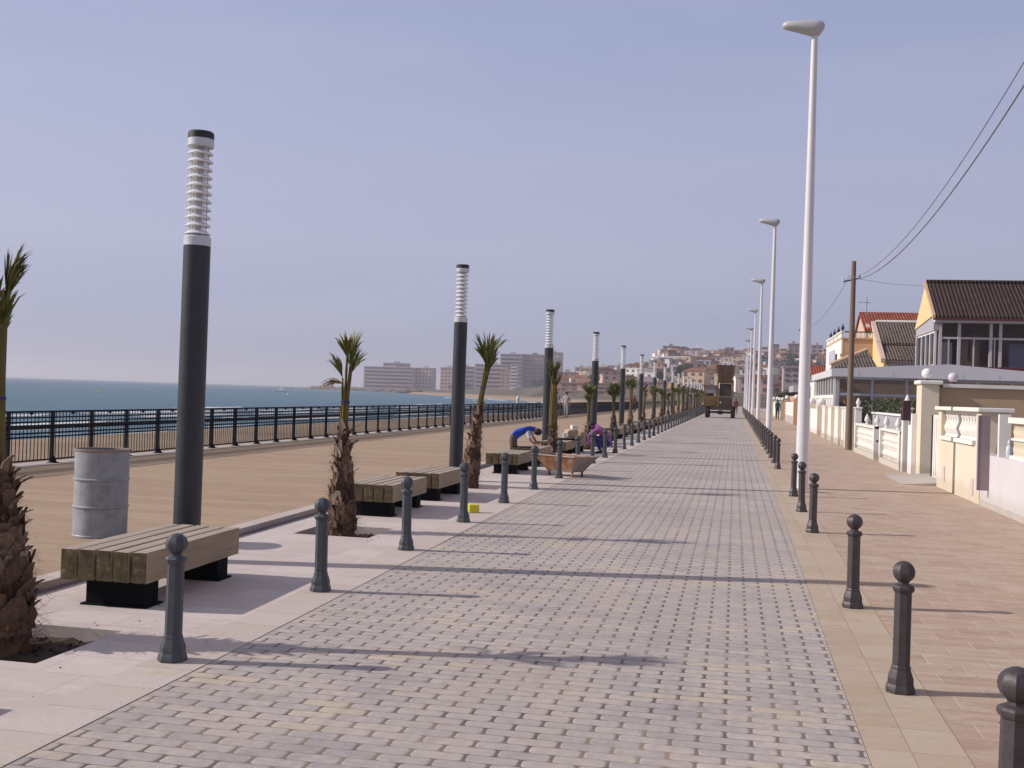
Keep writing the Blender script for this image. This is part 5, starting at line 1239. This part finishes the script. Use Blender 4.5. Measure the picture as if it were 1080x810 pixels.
# wading figure replaced by what is seen: pale upright surf board rack on the beach
bx=at_z(546.5,437,-.5); 
r=empty('beach_shower',(pos_px(546.5,95),95,-.55)); tag(r,'pale blue upright beach shower seen through the railing','shower'); MB().lathe([(.25,0),(.25,.1),(.16,.12),(.15,1.7),(.17,1.75),(.1,1.95),(0,2.0)],14).build('column',simple('pale_blue_paint',(.42,.55,.62),.5,.1),r,smooth=40); MB().bbox(-.35,.35,-.35,.35,-.02,.09,.02).build('tray',M['white_plaster'],r); MB().tube([(.1,0,1.8),(.3,0,1.9),(.35,0,1.8)],.03,6).build('shower_head',M['silver'],r)
# ------------------------------------------------------------------ boats and buoy
def boat(px,py,D,L,lab):
    X=pos_px(px,D); r=empty('boat',(X,D,-2),R(12)); tag(r,lab,'boat')
    secs=[(-L/2,.9,.8),(-L/4,1.1,.9),(L/6,1.0,1.05),(L/2.4,.5,1.25),(L/2,.05,1.4)]; vs=[];
    for x,w,h in secs: vs+=[(x,-w,h),(x,-w*.7,-.1),(x,w*.7,-.1),(x,w,h)]
    fs=[(4*i+k,4*i+k+1,4*i+5+k,4*i+4+k) for i in range(len(secs)-1) for k in range(3)]+[(4*i,4*i+4,4*i+7,4*i+3) for i in range(len(secs)-1)]+[(0,3,2,1)]
    MB().add(vs,fs).build('hull',M['boat'],r); MB().bbox(-L/6,L/6,-.7,.7,.9,2.0,.1).build('cabin',M['boat'],r)
boat(297,410,560,7,'small white motor boat far out on the sea')
r=empty('buoy',(pos_px(105,280),280,-2.1)); tag(r,'small yellow buoy floating on the near sea','buoy'); MB().sphere((0,0,.25),.38,0,12,8).build('float',M['yellow_box'],r,smooth=True); MB().tube([(0,0,.5),(0,0,1.2)],.05,6).build('mast',M['yellow_box'],r)
o=MB().sphere((pos_px(304,420),420,-1.85),.4,0,10,6).build('buoy',M['boat'],smooth=True); tag(o,'tiny white buoy right of the motor boat','buoy')
# ------------------------------------------------------------------ town across the bay
wallc={}
def wallmat(c):
    if c not in wallc:
        rgb=dict(white=(.74,.70,.66),cream=(.60,.48,.36),ochre=(.56,.41,.28),pink=(.54,.38,.33),terracotta=(.44,.25,.19),mauve=(.42,.33,.345),brown=(.30,.21,.18),grey=(.42,.39,.40))[c]
        wallc[c]=simple('far_'+c+'_render',rgb,.95,.08,.15,obj=False,fine=1.5)
    return wallc[c]
M['fardark']=simple('far_window_shade',(.11,.09,.105),.5,.2,1,obj=False)
M['farroof']=simple('far_terracotta_tiles',(.30,.13,.08),.95,.2,.4,obj=False)
unit=None
def ubox(name,mat,parent,x0,x1,y0,y1,z0,z1,cache={}):
    k=mat.name
    if k not in cache:
        o=MB().box(-.5,.5,-.5,.5,-.5,.5).build(name,mat,parent); cache[k]=o.data
    else:
        o=bpy.data.objects.new(name,cache[k]); C.objects.link(o); o.parent=parent
    o.location=((x0+x1)/2,(y0+y1)/2,(z0+z1)/2); o.scale=(x1-x0,y1-y0,z1-z0); return o
def block(x0p,x1p,ytp,ybp,D,col,floors,lab,depth=14,style='bands',group=None,name='apartment_block',rot=0,roof='flat',sink=6):
    a=at_y(x0p,ybp,D); b=at_y(x1p,ytp,D); w=b.x-a.x; h=b.z-a.z; r=empty(name,((a.x+b.x)/2,D,a.z),R(rot)); tag(r,lab,'building' if floors>2 else 'house',group)
    wm=wallmat(col); ubox('wall',wm,r,-w/2,w/2,0,depth,-sink,h)
    fh=h/floors
    if style=='bands':
        for k in range(floors):
            z=k*fh+fh*.45
            q=ubox('balcony',wm,r,-w/2+.02*w,w/2-.02*w,-1.1,-.01,k*fh+.02*fh,k*fh+.38*fh)
            ubox('window',M['fardark'],r,-w/2+.03*w,w/2-.03*w,-.25,-.02,z,z+fh*.42)
            ubox('window',M['fardark'],r,-w/2-.25,-w/2-.02,depth*.1,depth*.9,z,z+fh*.42)
    elif style=='grid':
        n=max(2,int(w/4.2)); 
        for k in range(floors):
            for j in range(n):
                x=-w/2+w*(j+.5)/n; ubox('window',M['fardark'],r,x-w/n*.27,x+w/n*.27,-.2,-.02,k*fh+fh*.32,k*fh+fh*.78)
    if roof=='flat':
        ubox('roof',wm,r,-w/2-.3,w/2+.3,-.4,depth+.3,h+.01,h+.5)
        if w>9: ubox('stair_head',wm,r,-w*.1,w*.12,depth*.3,depth*.6,h+.51,h+2.8)
    else:
        MB().prism([(-w/2-.4,h),(0,h+min(2.2,w*.2)),(w/2+.4,h)],'y',-.4,depth+.4).build('roof',M['farroof'],r)
    return r
bigs=[
 (383,437,388,409.5,1390,'mauve',6,'long pinkish seaside hotel on the headland, leftmost','bands',22),
 (404,430,383.5,388.2,1398,'mauve',1,'set back top storey of the headland hotel','bands',12),
 (437.3,456,388.5,409.5,1400,'pink',6,'lower pink wing at the right of the headland hotel','grid',20),
 (464,480,388,410,1300,'pink',6,'narrow pink apartment block right of the headland hotel','grid',16),
 (480,500,387,409,1290,'mauve',5,'mauve apartment block just left of third palm crown','bands',16),
 (500,536,385,410,1240,'mauve',6,'wide mauve apartment block behind the third palm crown','bands',18),
 (527,551,374,402,1300,'mauve',7,'tall mauve block with stepped roof left of third lamp column','bands',18),
 (551,574,374.5,404,1310,'brown',7,'tall brownish block just left of the third lamp column','grid',18),
 (528,538,390,409,1225,'terracotta',5,'terracotta block beside the thin white tower','grid',12),
 (538,545,384.5,409,1215,'white',7,'thin white balconied tower by the far beach','bands',10),
 (574,592,372,398,1320,'mauve',6,'tall block hidden behind the fourth palm','grid',16),
 (588,606,393,406,1120,'terracotta',3,'terracotta terrace right of the fourth palm','grid',14),
 (606,618,388,401,1150,'terracotta',3,'reddish apartment house on the skyline left of ochre block','grid',14),
 (611,628,389,402,1080,'ochre',3,'ochre block on the skyline left of fourth lamp column','grid',14),
 (628,641,387,400,1090,'cream',3,'cream house row beside the fourth lamp column','grid',14),
 (640,668,386.5,393,1120,'mauve',2,'long low mauve terrace on the ridge','grid',14),
 (668,682,383,392,1100,'cream',2,'cream ridge houses left of the sixth lamp column','grid',12),
 (590,640,405,413,800,'terracotta',2,'long terracotta row by the far beach','grid',12),
 (596,626,413,418,640,'pink',1,'low pink beach pavilion across the bay','grid',8),
 (699,715,365.5,372,1060,'brown',2,'brown fortress-like building crowning the hill','grid',20),
 (704,718,372.5,379,1010,'white',2,'bright white house below the hilltop building','grid',12),
 (694,705,377,383,990,'white',2,'bright white house left below the hilltop building','grid',12),
 (729,741,367.5,374,1010,'white',2,'white villa on the skyline left of the truck','grid',12),
 (741,748,370,381,1000,'ochre',3,'ochre block on skyline above the truck cab','grid',12),
 (757,765,368.5,384,990,'cream',4,'cream apartment tower above the truck hopper','grid',12),
 (764,774,367,386,1000,'terracotta',4,'terracotta apartment tower above the truck hopper','grid',12),
 (774,782,370,386,1005,'mauve',3,'mauve apartment house right of the truck hopper','grid',12),
 (786,796,367.5,381,1000,'grey',3,'grey flats between the far street lamp poles','bands',12),
 (801,810,366,380,980,'white',3,'white flats left of the third street lamp pole','bands',12),
 (813,822,363.5,380,960,'brown',4,'brown tower block right of the second street lamp','grid',14),
 (823,830,368,380,955,'cream',3,'cream balconied block between brown tower blocks','bands',12),
 (831,843,363,381,970,'brown',4,'large brown tower block left of the nearest lamp pole','grid',14),
 (855,868,364.5,380,960,'mauve',4,'mauve tower block right of the nearest lamp pole','grid',14),
 (868,876,368.5,380,950,'cream',3,'cream block beside the white terrace house','bands',12),
 (600,650,398,404,900,'pink',2,'long pinkish terrace above the beach pavilion','grid',12),
 (642,700,396,402,880,'brown',2,'long brown terrace behind the fifth and sixth lamp columns','grid',12),
 (575,604,410,416,700,'terracotta',2,'reddish terrace by the beach behind the strolling pair','grid',12),
 (655,712,404,410,720,'mauve',2,'long mauve row low on the slope left of the truck','grid',12),
 (628,672,409,415,600,'pink',2,'low pinkish row behind the fifth palm crown','grid',10),
 (683,735,411,418,520,'ochre',2,'low ochre row just left of the truck','grid',10),
 (826,843,388,404,420,'mauve',3,'mauve apartment house low behind the far sidewalk walls','grid',12),
]
def solve_D(px,y):
    b=bearing_px(px); best=None
    for D in range(320,1160,8):
        z=ground_z(D*math.sin(b),D*math.cos(b)); yy=hor(px)-(z-H)/D*1163
        if yy<=y: return D
    return None
for x0,x1,yt,yb,D,col,fl,lab,st,dp in bigs:
    if x0>574 and x0<730 and D<1125 and D!=420:
        D2=solve_D((x0+x1)/2,yb-1); D=(D2+6) if D2 else D
    block(x0,x1,yt,yb,D,col,fl,lab,dp,st)
rg=random.Random(99); cols=['white','white','cream','cream','ochre','pink','terracotta','mauve','white','grey','brown','pink']
placed=[]; cnt=0; tries=0
zones=[(bearing_px(640),'above the fourth palm'),(bearing_px(665),'left of the fifth lamp column'),(bearing_px(695),'behind the middle lamp columns'),(bearing_px(720),'below the hilltop building'),(bearing_px(745),'left of the truck'),(bearing_px(772),'above the truck'),(bearing_px(800),'right of the truck'),(bearing_px(845),'behind the far street lamps'),(9,'right of the nearest lamp pole')]
while cnt<285 and tries<9000:
    tries+=1
    px=rg.uniform(588,905) if rg.random()<.75 else rg.uniform(690,800); b=bearing_px(px); D=rg.uniform(430,1010)
    if D<560 and rg.random()<.6: continue
    x,y=D*math.sin(b),D*math.cos(b)
    if sdist(x,y)<70: continue
    z=ground_z(x,y); w=rg.uniform(7,15); 
    if any(abs(x-q[0])<(w+q[2])*.48 and abs(y-q[1])<16 for q in placed): continue
    placed.append((x,y,w)); cnt+=1
    h=rg.choice([3.2,3.4,5.6,6.0,6.2,8.5]); col=rg.choice(cols); dp=rg.uniform(7,11); fl=max(1,round(h/3))
    zn=[t for q,t in zones if b<q][0]; tier='low on' if D<640 else ('halfway up' if D<830 else 'high on')
    sz={1:'small low',2:'two storey',3:'three storey'}[fl]; roof='tile' if rg.random()<.3 else 'flat'
    r=empty('hillside_house',(x,y,z),R(rg.uniform(-25,25))); tag(r,f'{sz} {col} {"tiled" if roof=="tile" else "flat roofed"} house {tier} the hillside {zn}','house','small houses on the hillside')
    wm=wallmat(col); ubox('wall',wm,r,-w/2,w/2,0,dp,-4,h)
    n=2 if w<11 else 3
    for k in range(fl):
        for j in range(n):
            xx=-w/2+w*(j+.5)/n; zz=k*h/fl+h/fl*.35; ubox('window',M['fardark'],r,xx-.75,xx+.75,-.15,-.02,zz,zz+1.3)
    if roof=='tile': MB().prism([(-w/2-.4,h),(0,h+w*.16),(w/2+.4,h)],'y',-.4,dp+.4).build('roof',M['farroof'],r)
    else: ubox('roof',wm,r,-w/2-.2,w/2+.2,-.2,dp+.2,h+.01,h+.5)
# trees on the hillside
tp=[]
for k in range(4):
    t_=empty('hillside_tree'); tree_mesh(t_,7,4.2,random.Random(k),420,.75); tp.append(t_)
n=0; rg=random.Random(5)
treespots=[(rg.uniform(806,872),rg.uniform(760,900)) for _ in range(34)]+[(rg.uniform(800,815),rg.uniform(420,700)) for _ in range(8)]+[(rg.uniform(600,900),rg.uniform(450,1000)) for _ in range(40)]+[(rg.uniform(560,575),1180) for _ in range(5)]+[(rg.uniform(460,500),1330) for _ in range(4)]
for i,(px,D) in enumerate(treespots):
    b=bearing_px(px); x,y=D*math.sin(b),D*math.cos(b); src=tp[i%4]
    o=src if i<4 else copy_tree(src); k=rg.uniform(.6,1.25); o.scale=(k*1.15,k*1.15,k); o.location=(x,y,ground_z(x,y)-.3); o.rotation_euler=(0,0,rg.uniform(0,6))
    zn=[t for q,t in zones if b<q][0]; tag(o,f'dark green tree {"low" if D<640 else "high"} on the hillside {zn}','tree','dark trees on the hillside')
# rocks at the headland foot
def rocks():
    m=MB(); rg=random.Random(12)
    L=0; seg=[]
    for i in range(12,16):
        a_,b_=Vector(coast[i]),Vector(coast[i+1]); seg.append((a_,b_))
    for k in range(520):
        a_,b_=seg[rg.choice([0,1,1,2,2,3])]; p_=a_.lerp(b_,rg.random()); d=(b_-a_).normalized(); nn=Vector((-d.y,d.x)); p_=p_-nn*rg.uniform(-4,9); sz=rg.uniform(1.2,3.6)
        m.sphere((p_.x,p_.y,-1.9+rg.uniform(0,2.2)),sz,0,7,5,(1.8,1.3,.75))
    for k in range(26):
        px=300+rg.random()*66; D=1420; b=bearing_px(px); m.sphere((D*math.sin(b),D*math.cos(b),-2.1),rg.uniform(1,2.2),0,7,5,(2.4,1.2,.6))
    o=m.build('shore_rocks',simple('dark_shore_rock',(.13,.10,.09),.95,.3,.2,obj=False)); tag(o,'dark rocks along the foot of the headland','rocks',kind='stuff')
rocks()
# ------------------------------------------------------------------ air
def haze():
    m=bpy.data.materials.new('sea_haze'); m.use_nodes=True; t=m.node_tree; t.nodes.clear(); out=t.nodes.new('ShaderNodeOutputMaterial'); v=t.nodes.new('ShaderNodeVolumePrincipled')
    v.inputs['Color'].default_value=(.90,.89,1,1); v.inputs['Density'].default_value=HZ; v.inputs['Anisotropy'].default_value=.2; t.links.new(v.outputs[0],out.inputs['Volume'])
    o=MB().box(-9100,6100,-3100,13100,-8,115).build('haze',m); tag(o,'pale lilac sea haze filling the bay','haze',kind='stuff'); o.display_type='WIRE'
HZ=.00027
haze()
for o in list(bpy.data.objects):
    if o.type=='EMPTY' and not o.children and not o.get('label'): bpy.data.objects.remove(o)
